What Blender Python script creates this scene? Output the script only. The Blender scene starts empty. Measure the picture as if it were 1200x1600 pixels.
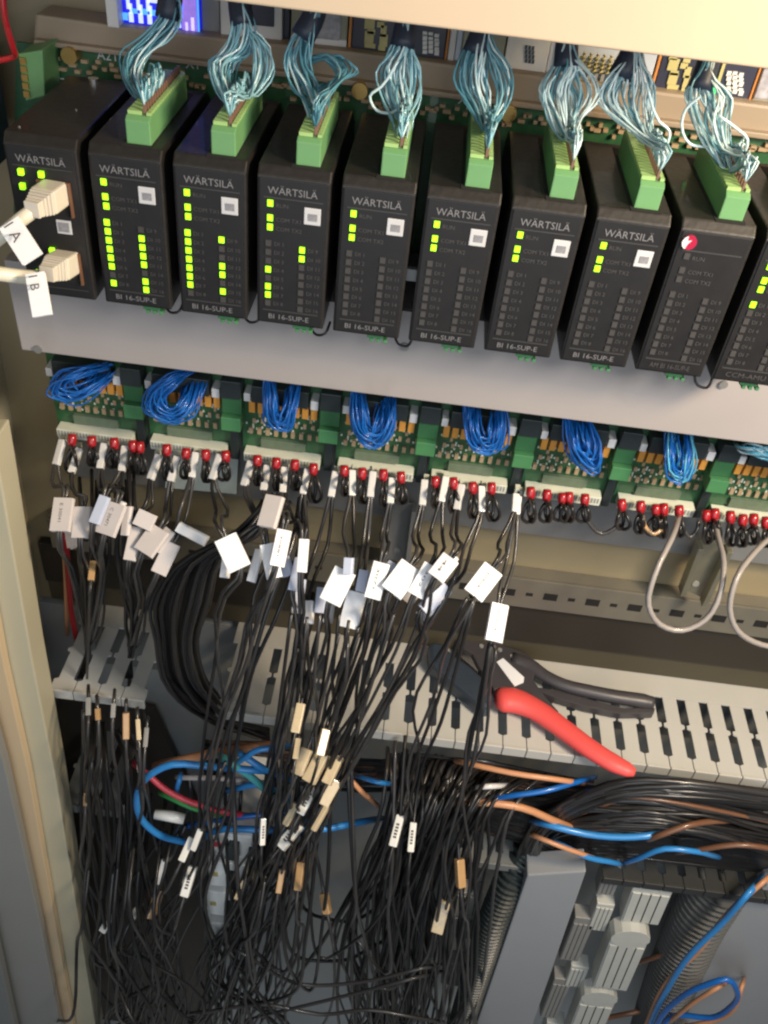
import bpy, bmesh, math, random
import numpy as np
from mathutils import Vector, Matrix
rnd = random.Random(7)
S = bpy.context.scene
COL = S.collection

# ------------------------------------------------------------------ camera
CR = np.array([[0.991984969, 0.0836803675, 0.0946753229],
               [0.126354851, -0.660040217, -0.74052776],
               [0.000521885592, 0.746555094, -0.665323395]])
r0, d0, f0 = [Vector(r).normalized() for r in (CR[:, 0] * 0 + CR[0], CR[1], CR[2])]
CC = np.array([0.24819414, -0.51669376, 0.21036124])
FPX = 1405.5245
cam = bpy.data.cameras.new('camera')
camo = bpy.data.objects.new('camera', cam)
COL.objects.link(camo)
m3 = Matrix((r0, -d0, -f0)).transposed()
camo.matrix_world = Matrix.Translation(Vector(CC)) @ m3.to_4x4()
cam.sensor_fit = 'VERTICAL'
cam.sensor_height = 24.0
cam.sensor_width = 18.0
cam.lens = 24.0 * FPX / 1600.0
cam.clip_start = 0.01
cam.clip_end = 100
S.camera = camo
S.render.resolution_x, S.render.resolution_y = 768, 1024
S.cycles.filter_width = 2.3
S.cycles.max_bounces = 6
S.cycles.use_denoising = True

# ------------------------------------------------------------------ world and lamps
w = bpy.data.worlds.new('World')
S.world = w
w.use_nodes = True
bg = w.node_tree.nodes['Background']
bg.inputs[0].default_value = (0.86, 0.93, 1.0, 1)
bg.inputs[1].default_value = 0.10


def lamp(name, loc, target, size, power, color):
    l = bpy.data.lights.new(name, 'AREA')
    l.shape = 'DISK'
    l.size = size
    l.energy = power
    l.color = color
    o = bpy.data.objects.new(name, l)
    o.location = loc
    o.rotation_euler = (Vector(target) - Vector(loc)).to_track_quat('-Z', 'Y').to_euler()
    COL.objects.link(o)
    return o


lamp('warm_lamp', (0.90, -0.34, 0.36), (0.45, 0.03, 0.05), 0.14, 8.5, (1.0, 0.70, 0.36))
lamp('work_lamp', (0.88, -0.50, 0.34), (0.40, 0.05, -0.45), 0.30, 12.0, (1.0, 0.93, 0.84))
lamp('front_fill_light', (0.30, -1.5, 0.10), (0.26, 0.0, -0.5), 1.6, 14.0, (0.87, 0.93, 1.0))  # cool fill added in front for room daylight, no window there

S.view_settings.view_transform = 'Standard'
S.view_settings.look = 'None'
S.view_settings.exposure = 0.0
S.view_settings.gamma = 1.0


# ------------------------------------------------------------------ pixel of the photograph -> point in a world plane
def _ray(px, py):
    return CR.T @ np.array([(px - 600.0) / FPX, (py - 800.0) / FPX, 1.0])


def P(px, py, Y):
    d = _ray(px, py)
    return CC + d * ((Y - CC[1]) / d[1])


def PZ(px, py, Z):
    d = _ray(px, py)
    return CC + d * ((Z - CC[2]) / d[2])


def mpp(p):            # metres per photograph pixel at a world point
    return float(CR[2] @ (np.array(p) - CC)) / FPX


# ------------------------------------------------------------------ materials
MATS = {}


def srgb(c):
    return tuple((x / 12.92 if x <= 0.04045 else ((x + 0.055) / 1.055) ** 2.4) for x in [v / 255.0 for v in c])


def mat(name, rgb, rough=0.5, metal=0.0, var=0.12, scale=60.0, bump=0.0, coat=0.0, dirt=None, emit=0.0, sss=0.0, aniso=None):
    if name in MATS:
        return MATS[name]
    m = bpy.data.materials.new(name)
    m.use_nodes = True
    nt = m.node_tree
    b = nt.nodes['Principled BSDF']
    b.inputs['Roughness'].default_value = rough
    b.inputs['Metallic'].default_value = metal
    b.inputs['Coat Weight'].default_value = coat
    c = Vector(rgb)
    tc = nt.nodes.new('ShaderNodeTexCoord')
    no = nt.nodes.new('ShaderNodeTexNoise')
    no.inputs['Scale'].default_value = scale
    no.inputs['Detail'].default_value = 6
    nt.links.new(tc.outputs['Object'], no.inputs['Vector'])
    mx = nt.nodes.new('ShaderNodeMix')
    mx.data_type = 'RGBA'
    mx.inputs['A'].default_value = (*(c * (1 - var)), 1)
    mx.inputs['B'].default_value = (*(c * (1 + var)), 1)
    nt.links.new(no.outputs['Fac'], mx.inputs['Factor'])
    out = mx.outputs['Result']
    if dirt:
        n2 = nt.nodes.new('ShaderNodeTexNoise')
        n2.inputs['Scale'].default_value = dirt[1]
        n2.inputs['Detail'].default_value = 8
        nt.links.new(tc.outputs['Object'], n2.inputs['Vector'])
        rp = nt.nodes.new('ShaderNodeValToRGB')
        rp.color_ramp.elements[0].position = dirt[2]
        rp.color_ramp.elements[1].position = min(1.0, dirt[2] + 0.14)
        nt.links.new(n2.outputs['Fac'], rp.inputs['Fac'])
        m2 = nt.nodes.new('ShaderNodeMix')
        m2.data_type = 'RGBA'
        nt.links.new(rp.outputs['Color'], m2.inputs['Factor'])
        nt.links.new(out, m2.inputs['A'])
        m2.inputs['B'].default_value = (*dirt[0], 1)
        out = m2.outputs['Result']
    nt.links.new(out, b.inputs['Base Color'])
    mr = nt.nodes.new('ShaderNodeMapRange')
    mr.inputs['To Min'].default_value = max(0.05, rough - 0.08)
    mr.inputs['To Max'].default_value = min(1, rough + 0.08)
    nt.links.new(no.outputs['Fac'], mr.inputs['Value'])
    nt.links.new(mr.outputs['Result'], b.inputs['Roughness'])
    if bump:
        bp = nt.nodes.new('ShaderNodeBump')
        bp.inputs['Strength'].default_value = bump
        bp.inputs['Distance'].default_value = 0.001
        nt.links.new(no.outputs['Fac'], bp.inputs['Height'])
        nt.links.new(bp.outputs['Normal'], b.inputs['Normal'])
    if emit:
        b.inputs['Emission Color'].default_value = (*rgb, 1)
        b.inputs['Emission Strength'].default_value = emit
    if sss:
        b.inputs['Subsurface Weight'].default_value = sss
        b.inputs['Subsurface Radius'].default_value = (0.003, 0.003, 0.003)
    MATS[name] = m
    return m


M_HEAD = mat('beige_paint', (0.50, 0.40, 0.285), 0.45, var=0.05, scale=20, bump=0.05)
M_WALL = mat('olive_wall_paint', (0.26, 0.215, 0.13), 0.5, var=0.08, scale=14, bump=0.05, dirt=((0.20, 0.15, 0.09), 7, 0.66))
M_SIDE = mat('wall_paint_lit', (0.42, 0.37, 0.25), 0.5, var=0.08, scale=14, dirt=((0.28, 0.22, 0.14), 7, 0.64))  # lighter copy of the olive wall paint, its light put in the colour
M_POST = mat('cabinet_paint', (0.46, 0.43, 0.31), 0.45, var=0.06, scale=12, dirt=((0.30, 0.22, 0.12), 16, 0.74))
M_POSTW = mat('cabinet_paint_warm_lit', (0.54, 0.42, 0.27), 0.45, var=0.06, scale=12, dirt=((0.34, 0.22, 0.11), 18, 0.72))  # cabinet paint with the warm light on this strip put in
M_DOOR = mat('blue_grey_paint', (0.23, 0.235, 0.225), 0.5, var=0.06, scale=14)
M_PLATE = mat('grey_plate_paint', (0.30, 0.28, 0.278), 0.46, var=0.05, scale=18, bump=0.05, dirt=((0.24, 0.22, 0.205), 9, 0.60))
M_RAIL = mat('tan_rail_paint', (0.27, 0.215, 0.155), 0.5, var=0.08, scale=30)
M_PERF = mat('dull_zinc', (0.17, 0.16, 0.13), 0.5, metal=0.3, var=0.15, scale=50)
M_LEDGE = mat('galvanised_grey', (0.22, 0.225, 0.225), 0.42, metal=0.35, var=0.15, scale=45)
M_DIN = mat('yellow_zinc', (0.42, 0.40, 0.30), 0.32, metal=0.8, var=0.2, scale=40)
M_LOWER = mat('lower_plate_grey', (0.31, 0.335, 0.345), 0.5, var=0.1, scale=14)
M_BRDARK = mat('shade_brown_black', (0.052, 0.045, 0.040), 0.55, var=0.15, scale=14)
M_HOLE = mat('dark_hole', (0.006, 0.006, 0.006), 0.9)
M_BLACKP = mat('module_black_plastic', (0.0105, 0.0088, 0.0076), 0.50, var=0.2, scale=200, bump=0.25, coat=0.12)
M_FACE = mat('module_face_film', (0.0085, 0.0080, 0.0085), 0.45, var=0.12, scale=90)
M_LINE = mat('face_rule_grey', (0.035, 0.035, 0.037), 0.5)
M_PRINT = mat('print_grey', (0.17, 0.17, 0.18), 0.5)
M_PRINTD = mat('print_dim', (0.060, 0.058, 0.058), 0.5)
M_LEDOFF = mat('led_window_off', (0.050, 0.048, 0.048), 0.35)
M_LEDON = mat('led_lit_green', (0.36, 1.0, 0.015), 0.35, emit=1.3)
M_STICK = mat('sticker_grey', (0.50, 0.51, 0.53), 0.5)
M_STICKB = mat('sticker_print_patch', (0.22, 0.22, 0.24), 0.5, var=0.6, scale=500)
M_GREEN = mat('connector_green', (0.12, 0.28, 0.115), 0.42, var=0.1, scale=90)
M_GREENT = mat('connector_green_lit', (0.30, 0.47, 0.17), 0.40, var=0.14, scale=120)  # lamplight on the connector tops painted as a lighter green
M_GREENM = mat('connector_green_mid', (0.055, 0.19, 0.075), 0.45, var=0.1, scale=90)
M_GREENB = mat('connector_green_deep', (0.03, 0.12, 0.045), 0.45)
M_PCB = mat('circuit_board_green', (0.022, 0.085, 0.034), 0.40, var=0.4, scale=160, coat=0.3)
M_STRIP = mat('terminal_strip_white', (0.55, 0.58, 0.50), 0.45, var=0.08, scale=100)
M_STRIPG = mat('strip_label_sage', (0.11, 0.15, 0.10), 0.5, var=0.2, scale=200)
M_ORANGE = mat('relay_orange', (0.62, 0.28, 0.05), 0.42, var=0.1, scale=60)
M_TAN = mat('component_tan', (0.34, 0.25, 0.15), 0.45, var=0.2)
M_SILVER = mat('bright_metal', (0.7, 0.7, 0.68), 0.22, metal=1.0, var=0.1)
M_BLUE = mat('blue_insulation', (0.008, 0.12, 0.44), 0.33, var=0.2, scale=30, coat=0.3)
M_CYAN = mat('cyan_insulation', (0.10, 0.40, 0.55), 0.32, var=0.25, scale=30, coat=0.3)
M_TEAL = mat('pale_teal_insulation', (0.20, 0.39, 0.45), 0.36, var=0.25, scale=25, coat=0.35)
M_TEALD = mat('deep_teal_insulation', (0.07, 0.21, 0.27), 0.36, var=0.25, scale=25, coat=0.3)
M_TEALW = mat('whitish_teal_insulation', (0.46, 0.60, 0.63), 0.36, var=0.2, scale=25, coat=0.35)
M_NAVY = mat('navy_sleeve', (0.012, 0.02, 0.04), 0.5)
M_CORE = mat('wire_end_brown', (0.15, 0.085, 0.06), 0.45, var=0.2)
M_BLKW = mat('black_insulation', (0.015, 0.0145, 0.015), 0.38, var=0.3, scale=40, coat=0.12)
M_BLKW2 = mat('dark_grey_insulation', (0.035, 0.034, 0.035), 0.36, var=0.25, scale=40, coat=0.25)
M_GRYW = mat('grey_insulation', (0.25, 0.23, 0.22), 0.4, var=0.15, scale=30, coat=0.2)
M_RED = mat('red_sleeve_plastic', (0.30, 0.008, 0.014), 0.3, var=0.15, coat=0.4)
M_REDC = mat('red_cable', (0.60, 0.05, 0.08), 0.38, var=0.12)
M_GREENC = mat('green_cable', (0.05, 0.36, 0.09), 0.4, var=0.12)
M_BLUEC = mat('bright_blue_cable', (0.03, 0.23, 0.58), 0.35, var=0.1, coat=0.3)
M_ORGC = mat('orange_cable', (0.54, 0.26, 0.13), 0.4, var=0.15)
M_BRNC = mat('brown_cable', (0.16, 0.075, 0.04), 0.38, var=0.2, coat=0.25)
M_TEALC = mat('teal_cable', (0.08, 0.38, 0.40), 0.4, var=0.15)
M_TAG = mat('tag_white', (0.80, 0.81, 0.83), 0.5, var=0.03, scale=80)
M_TAGB = mat('tag_blue_grey', (0.42, 0.47, 0.60), 0.5, var=0.05, scale=80)
M_TAGP = mat('tag_white_dimmed_pink', (0.52, 0.485, 0.475), 0.5, var=0.05, scale=80)  # white tag where light is weak, the dimness put in its colour
M_INK = mat('tag_ink', (0.06, 0.06, 0.07), 0.6)
M_SLV = mat('marker_sleeve_cream', (0.56, 0.46, 0.30), 0.28, var=0.12, scale=120, coat=0.4)
M_SLVW = mat('marker_sleeve_white', (0.74, 0.74, 0.70), 0.3, var=0.06, coat=0.4)
M_SLVT = mat('marker_sleeve_tan', (0.44, 0.27, 0.12), 0.3, var=0.15, scale=120, coat=0.4)
M_SLVG = mat('marker_sleeve_grey', (0.62, 0.62, 0.61), 0.32, var=0.1, coat=0.3)
M_DUCT = mat('duct_grey_plastic', (0.45, 0.45, 0.425), 0.42, var=0.05, scale=30, dirt=((0.30, 0.26, 0.21), 26, 0.70))
M_DUCTL = mat('duct_cover_blue_grey', (0.30, 0.315, 0.335), 0.5, var=0.05, scale=16)
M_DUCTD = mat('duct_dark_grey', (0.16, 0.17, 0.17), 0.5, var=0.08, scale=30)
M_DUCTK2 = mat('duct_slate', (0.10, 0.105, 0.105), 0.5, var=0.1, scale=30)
M_DUCTK = mat('duct_shaded', (0.030, 0.032, 0.032), 0.5, var=0.1, scale=30)  # duct plastic darkened to paint in the shade on the lower comb
M_TOOLB = mat('tool_black', (0.045, 0.042, 0.047), 0.42, var=0.15, scale=60)
M_TOOLS = mat('tool_blue_steel', (0.028, 0.040, 0.058), 0.42, metal=0.0, var=0.15, scale=60)
M_TOOLR = mat('tool_red_grip', (0.68, 0.075, 0.070), 0.5, var=0.05, scale=60, sss=0.0)
M_PLUG = mat('plug_beige', (0.60, 0.55, 0.47), 0.42, var=0.02)
M_CABLE = mat('cable_ivory', (0.64, 0.60, 0.49), 0.42, var=0.05)
M_TERM = mat('terminal_block_ivory', (0.52, 0.53, 0.49), 0.45, var=0.08, scale=60)
M_TERMD = mat('terminal_block_grey', (0.24, 0.24, 0.23), 0.45, var=0.1, scale=60)
M_MCB = mat('breaker_white', (0.78, 0.81, 0.80), 0.42, var=0.05)
M_TOGGLE = mat('breaker_toggle_dark', (0.02, 0.028, 0.03), 0.4)
M_DEVD = mat('device_navy', (0.02, 0.022, 0.045), 0.4, var=0.1)
M_DEVD2 = mat('shade_black', (0.022, 0.018, 0.013), 0.6, var=0.2, scale=20)
M_OLIVED = mat('shade_dark_olive', (0.060, 0.050, 0.030), 0.6, var=0.15, scale=20)
M_DEVY = mat('device_print_yellow', (0.42, 0.38, 0.16), 0.5)
M_DEVW = mat('device_white', (0.60, 0.60, 0.60), 0.42, var=0.04)
M_DEVB = mat('device_pale_blue', (0.42, 0.47, 0.55), 0.4, var=0.05)
M_DEVG = mat('device_grey_green', (0.24, 0.24, 0.18), 0.45, var=0.08)
M_DEVO = mat('device_orange_edge', (0.50, 0.20, 0.05), 0.45)
M_SPECK = mat('device_speckled_print', (0.30, 0.30, 0.34), 0.5, var=0.7, scale=260)
M_SCR = mat('screen_blue', (0.015, 0.02, 0.85), 0.3, emit=0.5)
M_SCRW = mat('screen_white', (0.80, 0.90, 1.0), 0.3, emit=0.6)
M_SCRC = mat('screen_cyan', (0.10, 0.40, 0.95), 0.3, emit=0.9)
M_SCRP = mat('screen_violet', (0.36, 0.22, 0.85), 0.3, var=0.5, scale=300, emit=0.6)
M_LOGO = mat('emblem_crimson', (0.34, 0.008, 0.045), 0.35, coat=0.4)
M_BRASS = mat('brass_screw', (0.55, 0.36, 0.12), 0.3, metal=0.9)
M_FOIL = mat('cream_card', (0.56, 0.64, 0.62), 0.5, var=0.06)


# ------------------------------------------------------------------ mesh helpers
OFF = {}


class MB:
    def __init__(self):
        self.v = []
        self.f = []
        self.n = 0

    def add(self, V, F):
        self.v.extend([tuple(map(float, p)) for p in V])
        o = self.n
        self.f.extend([tuple(i + o for i in f) for f in F])
        self.n += len(V)
        return self

    def box(self, x0, x1, y0, y1, z0, z1):
        V = [(x, y, z) for x in (x0, x1) for y in (y0, y1) for z in (z0, z1)]
        return self.add(V, [(0, 1, 3, 2), (4, 6, 7, 5), (0, 4, 5, 1), (2, 3, 7, 6), (0, 2, 6, 4), (1, 5, 7, 3)])

    def obox(self, c, u, v, w_):
        c, u, v, w_ = [np.array(a, float) for a in (c, u, v, w_)]
        V = [c + a * u + b * v + d * w_ for a in (-1, 1) for b in (-1, 1) for d in (-1, 1)]
        return self.add(V, [(0, 1, 3, 2), (4, 6, 7, 5), (0, 4, 5, 1), (2, 3, 7, 6), (0, 2, 6, 4), (1, 5, 7, 3)])

    def prism(self, pts, ext):
        pts = [np.array(p, float) for p in pts]
        ext = np.array(ext, float)
        n = len(pts)
        V = pts + [p + ext for p in pts]
        F = [tuple(range(n)), tuple(range(2 * n - 1, n - 1, -1))]
        F += [(i, i + n, (i + 1) % n + n, (i + 1) % n) for i in range(n)]
        return self.add(V, F)

    def tube(self, pts, r, n=6):
        pts = [np.array(p, float) for p in pts]
        k = len(pts)
        rr = r if hasattr(r, '__len__') else [r] * k
        T = []
        for i in range(k):
            t = pts[min(i + 1, k - 1)] - pts[max(i - 1, 0)]
            T.append(t / (np.linalg.norm(t) + 1e-12))
        a = np.array([0, 0, 1.0]) if abs(T[0][2]) < 0.9 else np.array([1.0, 0, 0])
        u = np.cross(T[0], a)
        u /= np.linalg.norm(u)
        V = []
        for i in range(k):
            u = u - T[i] * (u @ T[i])
            u /= np.linalg.norm(u) + 1e-12
            b = np.cross(T[i], u)
            for j in range(n):
                an = 2 * math.pi * j / n
                V.append(pts[i] + rr[i] * (math.cos(an) * u + math.sin(an) * b))
        F = []
        for i in range(k - 1):
            for j in range(n):
                j2 = (j + 1) % n
                F.append((i * n + j, i * n + j2, (i + 1) * n + j2, (i + 1) * n + j))
        F.append(tuple(range(n - 1, -1, -1)))
        F.append(tuple((k - 1) * n + j for j in range(n)))
        return self.add(V, F)

    def build(self, name, material, parent=None, smooth=False, bevel=0.0, recalc=True):
        me = bpy.data.meshes.new(name)
        off = OFF.get(parent.name, Vector()) if parent else Vector()
        me.from_pydata([(x - off.x, y - off.y, z - off.z) for x, y, z in self.v], [], self.f)
        if recalc:
            bm = bmesh.new()
            bm.from_mesh(me)
            bmesh.ops.recalc_face_normals(bm, faces=bm.faces)
            if bevel:
                bmesh.ops.bevel(bm, geom=[e for e in bm.edges if len(e.link_faces) == 2 and e.calc_face_angle(0) > 0.6],
                                offset=bevel, segments=2, affect='EDGES', profile=0.6)
            bm.to_mesh(me)
            bm.free()
        if smooth:
            me.polygons.foreach_set('use_smooth', [True] * len(me.polygons))
        me.materials.append(material)
        o = bpy.data.objects.new(name, me)
        COL.objects.link(o)
        if parent:
            o.parent = parent
            OFF[o.name] = off
        return o


def empty(name, loc):
    o = bpy.data.objects.new(name, None)
    o.empty_display_size = 0.01
    o.location = [float(x) for x in loc]
    COL.objects.link(o)
    OFF[o.name] = Vector(o.location)
    return o


def tag(o, label, cat, group=None):
    o['label'] = label
    o['category'] = cat
    if group:
        o['group'] = group
    return o


def structure(o):
    o['kind'] = 'structure'
    return o


def copy_tree(o, parent=None, seen=None):
    c = o.copy()
    COL.objects.link(c)
    c.parent = parent
    for ch in list(o.children):
        copy_tree(ch, c)
    return c


TXT = {}


def text_geo(s, bold=False):
    if s in TXT:
        return TXT[s]
    cu = bpy.data.curves.new('lettering_source', 'FONT')
    cu.body = s
    cu.resolution_u = 2
    cu.align_x = 'LEFT'
    o = bpy.data.objects.new('lettering_source', cu)
    COL.objects.link(o)
    dg = bpy.context.evaluated_depsgraph_get()
    dg.update()
    me = bpy.data.meshes.new_from_object(o.evaluated_get(dg))
    V = np.array([v.co[:] for v in me.vertices]) if len(me.vertices) else np.zeros((0, 3))
    F = [tuple(p.vertices) for p in me.polygons]
    bpy.data.objects.remove(o)
    bpy.data.curves.remove(cu)
    bpy.data.meshes.remove(me)
    TXT[s] = (V, F)
    return TXT[s]


def put_text(mb, s, origin, u, v, width=None, height=None, sx=1.0):
    V, F = text_geo(s)
    if not len(V):
        return
    lo, hi = V.min(0), V.max(0)
    k = (width / (hi[0] - lo[0])) if width else (height / (hi[1] - lo[1]))
    ky = height / (hi[1] - lo[1]) if height else k
    o = np.array(origin, float)
    u = np.array(u, float)
    v = np.array(v, float)
    mb.add([o + (p[0] - lo[0]) * k * u + (p[1] - lo[1]) * ky * v for p in V], F)


def spline(ctrl, step=0.02, nmin=3):
    """smooth curve through world points, tangents weighted by chord length so that it never overshoots"""
    c = [np.array(p, float) for p in ctrl]
    n = len(c)
    h = [np.linalg.norm(c[i + 1] - c[i]) + 1e-9 for i in range(n - 1)]
    v = [(c[i + 1] - c[i]) / h[i] for i in range(n - 1)]
    m = [v[0]] + [(v[i - 1] * h[i] + v[i] * h[i - 1]) / (h[i - 1] + h[i]) for i in range(1, n - 1)] + [v[-1]]
    out = []
    for i in range(n - 1):
        k = max(nmin, min(9, int(h[i] / step)))
        for q in range(k):
            t = q / k
            out.append((2 * t ** 3 - 3 * t * t + 1) * c[i] + (t ** 3 - 2 * t * t + t) * h[i] * m[i]
                       + (3 * t * t - 2 * t ** 3) * c[i + 1] + (t ** 3 - t * t) * h[i] * m[i + 1])
    out.append(c[-1])
    return out


def wpt(p, Y=None):
    return p if isinstance(p, np.ndarray) else P(p[0], p[1], p[2] if len(p) > 2 else Y)


def wpath(pts, Y=None, step=0.02):
    """photograph points (px, py, Y) -> smooth world path"""
    return spline([wpt(p, Y) for p in pts], step)


def wire(name, path, rpx, material, parent=None, n=6):
    r = rpx * mpp(path[len(path) // 2])
    return MB().tube(path, r, n).build(name, material, parent, smooth=True, recalc=False)


def jit(a):
    return rnd.uniform(-a, a)


def ordinal(i):
    return ['first', 'second', 'third', 'fourth', 'fifth', 'sixth', 'seventh', 'eighth', 'ninth', 'tenth'][i]


# ================================================================== the cabinet
b = MB().box(-0.30, 1.1, 0.17, 0.19, -0.60, 0.6)
structure(b.build('back_wall', M_WALL))
b = MB().box(-0.30, 1.1, 0.165, 0.19, -1.9, -0.605)
structure(b.build('lower_mounting_plate', M_LOWER))
dp = MB().prism([P(92, 1090, .15), P(240, 1110, .15), P(322, 1290, .15), P(330, 1660, .15), P(60, 1660, .15)], (0, .008, 0)).build('shade_sheet', M_BRDARK, None, bevel=.001)  # dark sheet added to give the lower left its shade
tag(dp, 'dark brown sheet standing in for the shade behind the wires at the lower left', 'shade sheet')
# left side wall follows the photograph's slight outward slope
sw = MB()
sw.prism([(-0.075, -0.02, 0.6), (-0.075, 0.20, 0.6), (-0.205, 0.20, -1.9), (-0.205, -0.02, -1.9)], (-0.012, 0, 0))
structure(sw.build('side_wall', M_SIDE))
structure(MB().box(-0.6, 1.6, -0.30, 0.30, -1.95, -1.92).build('cabinet_floor', M_LOWER))

# door post on the left
post = empty('cabinet_post', P(60, 1300, 0.0))
tag(post, 'cream painted cabinet post with rust spots and a blue grey outer edge, at the left', 'post')


def strip_part(name, right, left, y, th, material, parent, bev=0.0):
    pts = [P(a, b_, y) for a, b_ in right] + [P(a, b_, y) for a, b_ in reversed(left)]
    return MB().prism(pts, (0, th, 0)).build(name, material, parent, bevel=bev)


strip_part('frame_face', [(-10, 690), (0, 743), (50, 1030), (87, 1217), (123, 1440), (155, 1640)],
           [(-120, 690), (-110, 743), (10, 1050), (46, 1205), (88, 1440), (124, 1640)], 0.0, 0.03, M_POST, post, 0.0015)
strip_part('sealing_flange', [(-30, 850), (8, 1048), (44, 1206), (86, 1441), (122, 1642)],
           [(-90, 850), (-30, 1048), (14, 1206), (68, 1441), (108, 1642)], -0.012, 0.011, M_POSTW, post, 0.001)
strip_part('door_edge', [(-36, 1048), (8, 1200), (62, 1441), (102, 1642)],
           [(-200, 1048), (-200, 1200), (-10, 1441), (36, 1642)], -0.03, 0.012, M_DOOR, post, 0.001)
strip_part('door_skin', [(-14, 1441), (32, 1642)], [(-200, 1441), (-120, 1642)], -0.05, 0.012, M_DUCTD, post, 0.001)

# header cover at the top
hz = P(600, 33, 0.0)[2]
hd = empty('header_cover', (0.3, 0, hz))
tag(hd, 'cream sheet metal cover glowing under the lamp along the top edge', 'metal cover')
hb = MB()
hb.prism([P(300, -5, -0.004), P(1330, 124, -0.004), (0.72, -0.004, 0.42), (-0.06, -0.004, 0.42)], (0, 0.004, 0))
hb.build('cover_panel', M_HEAD, hd, bevel=0.001)
MB().prism([P(300, -5, 0.0), P(1330, 124, 0.0), P(1330, 124, 0.0) + np.array([0, 0, 0.002]), P(300, -5, 0.0) + np.array([0, 0, 0.002])],
           (0, 0.018, 0)).build('folded_lip', M_HEAD, hd)

# top rail behind the modules, backplane board
rl = empty('equipment_rail', P(600, 110, 0.14))
tag(rl, 'tan painted rail running behind the blue wire bundles', 'rail')
MB().prism([P(55, 22, 0.14), P(185, 41, 0.14), P(312, 56, 0.14), P(543, 80, 0.14), P(1330, 182, 0.14), P(1330, 228, 0.14), P(52, 62, 0.14)], (0, 0.028, 0)).build('rail_web', M_RAIL, rl, bevel=0.002)
MB().prism([P(52, 62, 0.134), P(1330, 226, 0.134), P(1330, 236, 0.134), P(52, 70, 0.134)], (0, 0.034, 0)).build('rail_lip', M_RAIL, rl, bevel=0.001)

bp = empty('backplane_board', P(600, 200, 0.142))
tag(bp, 'long green circuit board showing as a strip behind the module tops', 'circuit board')
MB().prism([P(25, 66, 0.142), P(1330, 230, 0.142), P(1330, 560, 0.142), P(20, 430, 0.142)], (0, 0.003, 0)).build('board', M_PCB, bp)
pp_ = MB()
for i in range(150):
    px = 60 + i * 8.0 + jit(3)
    py = 84 + (px - 40) * 0.123 + rnd.choice((0, 8, 17)) + jit(2)
    c = P(px, py, 0.140)
    s = rnd.uniform(0.0012, 0.003)
    pp_.box(c[0] - s, c[0] + s, 0.1385, 0.142, c[2] - 0.0012, c[2] + 0.0012)
o = pp_.build('board_component', M_TAN, bp)
o['kind'] = 'stuff'
for i, s in enumerate(('A7A', 'A2T', 'X1', 'A4', 'X3', 'A6', 'X5')):
    px = (82, 152, 290, 470, 715, 850, 1180)[i]
    py = (134, 92, 106, 128, 162, 176, 214)[i]
    pt = MB()
    put_text(pt, s, P(px, py, 0.1415), (1, 0, 0), (0, 0, 1), height=0.006)
    pt.build('lettering', M_STICK, bp, recalc=False)
for px, py, M_ in ((107, 88, M_BRASS), (562, 143, M_BRASS), (795, 178, M_BRASS)):
    c = P(px, py, 0.13)
    MB().tube([c, c + np.array([0, 0.012, 0])], 0.0055, 14).build('screw', M_, bp)

# small green connector at the top-left of the backplane
gc = empty('terminal_connector', P(52, 120, 0.12))
tag(gc, 'upright green terminal connector at the far left above the first module', 'connector')
MB().prism([P(28, 84, 0.11), P(66, 78, 0.11), P(70, 150, 0.11), P(40, 158, 0.11)], (0, 0.03, 0)).build('connector_body', M_GREEN, gc, bevel=0.001)
for k in range(5):
    c = P(36 + k * 1.5, 95 + k * 13, 0.109)
    MB().box(c[0] - 0.002, c[0] + 0.002, 0.108, 0.112, c[2] - 0.002, c[2] + 0.002).build('screw', M_BRASS, gc)
rc = wire('red_cable', wpath([(2, -30, .08), (8, 30, .08), (22, 80, .085), (24, 86, .09), (10, 92, .09), (-20, 96, .09)]), 5, M_RED)
tag(rc, 'red cable dropping past the green connector, top left corner', 'cable')
wsh = MB().box(-0.20, -0.055, 0.10, 0.13, -0.06, 0.09).build('dark_side_duct', M_DEVD, None, bevel=0.002)
tag(wsh, 'dark navy box in shadow at the top left edge', 'box')

# ------------------------------------------------------------------ devices above the rail
YD = 0.15


def ybot(px):
    return np.interp(px, [150, 310, 540, 700, 855, 1010, 1170, 1330], [34, 53, 76, 97, 122, 141, 159, 176])


def device_root(name, x0, x1, label, cat, group=None):
    r = empty(name, P((x0 + x1) / 2, ybot((x0 + x1) / 2), YD))
    tag(r, label, cat, group)
    return r


def dev_panel(name, root, x0, x1, dy0, dy1, material, y=YD, th=0.06, bev=0.0008, Y2=None):
    """a panel between px x0..x1, dy0..dy1 px above the rail line"""
    a, b_ = P(x0, ybot(x0) - dy0, y), P(x1, ybot(x1) - dy0, y)
    k = mpp(a) / 0.75
    h0, h1 = 0.0, (dy1 - dy0) * k
    return MB().prism([a, b_, b_ + np.array([0, 0, h1]), a + np.array([0, 0, h1])], (0, th, 0)).build(name, material, root, bevel=bev)


s = device_root('display_screen', 185, 312, 'small blue lit screen with white graphics at the top left', 'screen')
dev_panel('casing', s, 168, 186, -6, 90, M_DEVW, y=0.139, th=0.012)
dev_panel('screen', s, 186, 312, 0, 90, M_SCR, th=0.01, bev=0)
sp = MB()
sw_ = MB()


def scr_rect(mb, x0, x1, d0_, d1_):
    a, b_ = P(x0, ybot(x0) - d0_, YD - 0.0008), P(x1, ybot(x1) - d0_, YD - 0.0008)
    h = (d1_ - d0_) * mpp(a) / 0.75
    mb.prism([a, b_, b_ + np.array([0, 0, h]), a + np.array([0, 0, h])], (0, 0.0006, 0))


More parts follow.
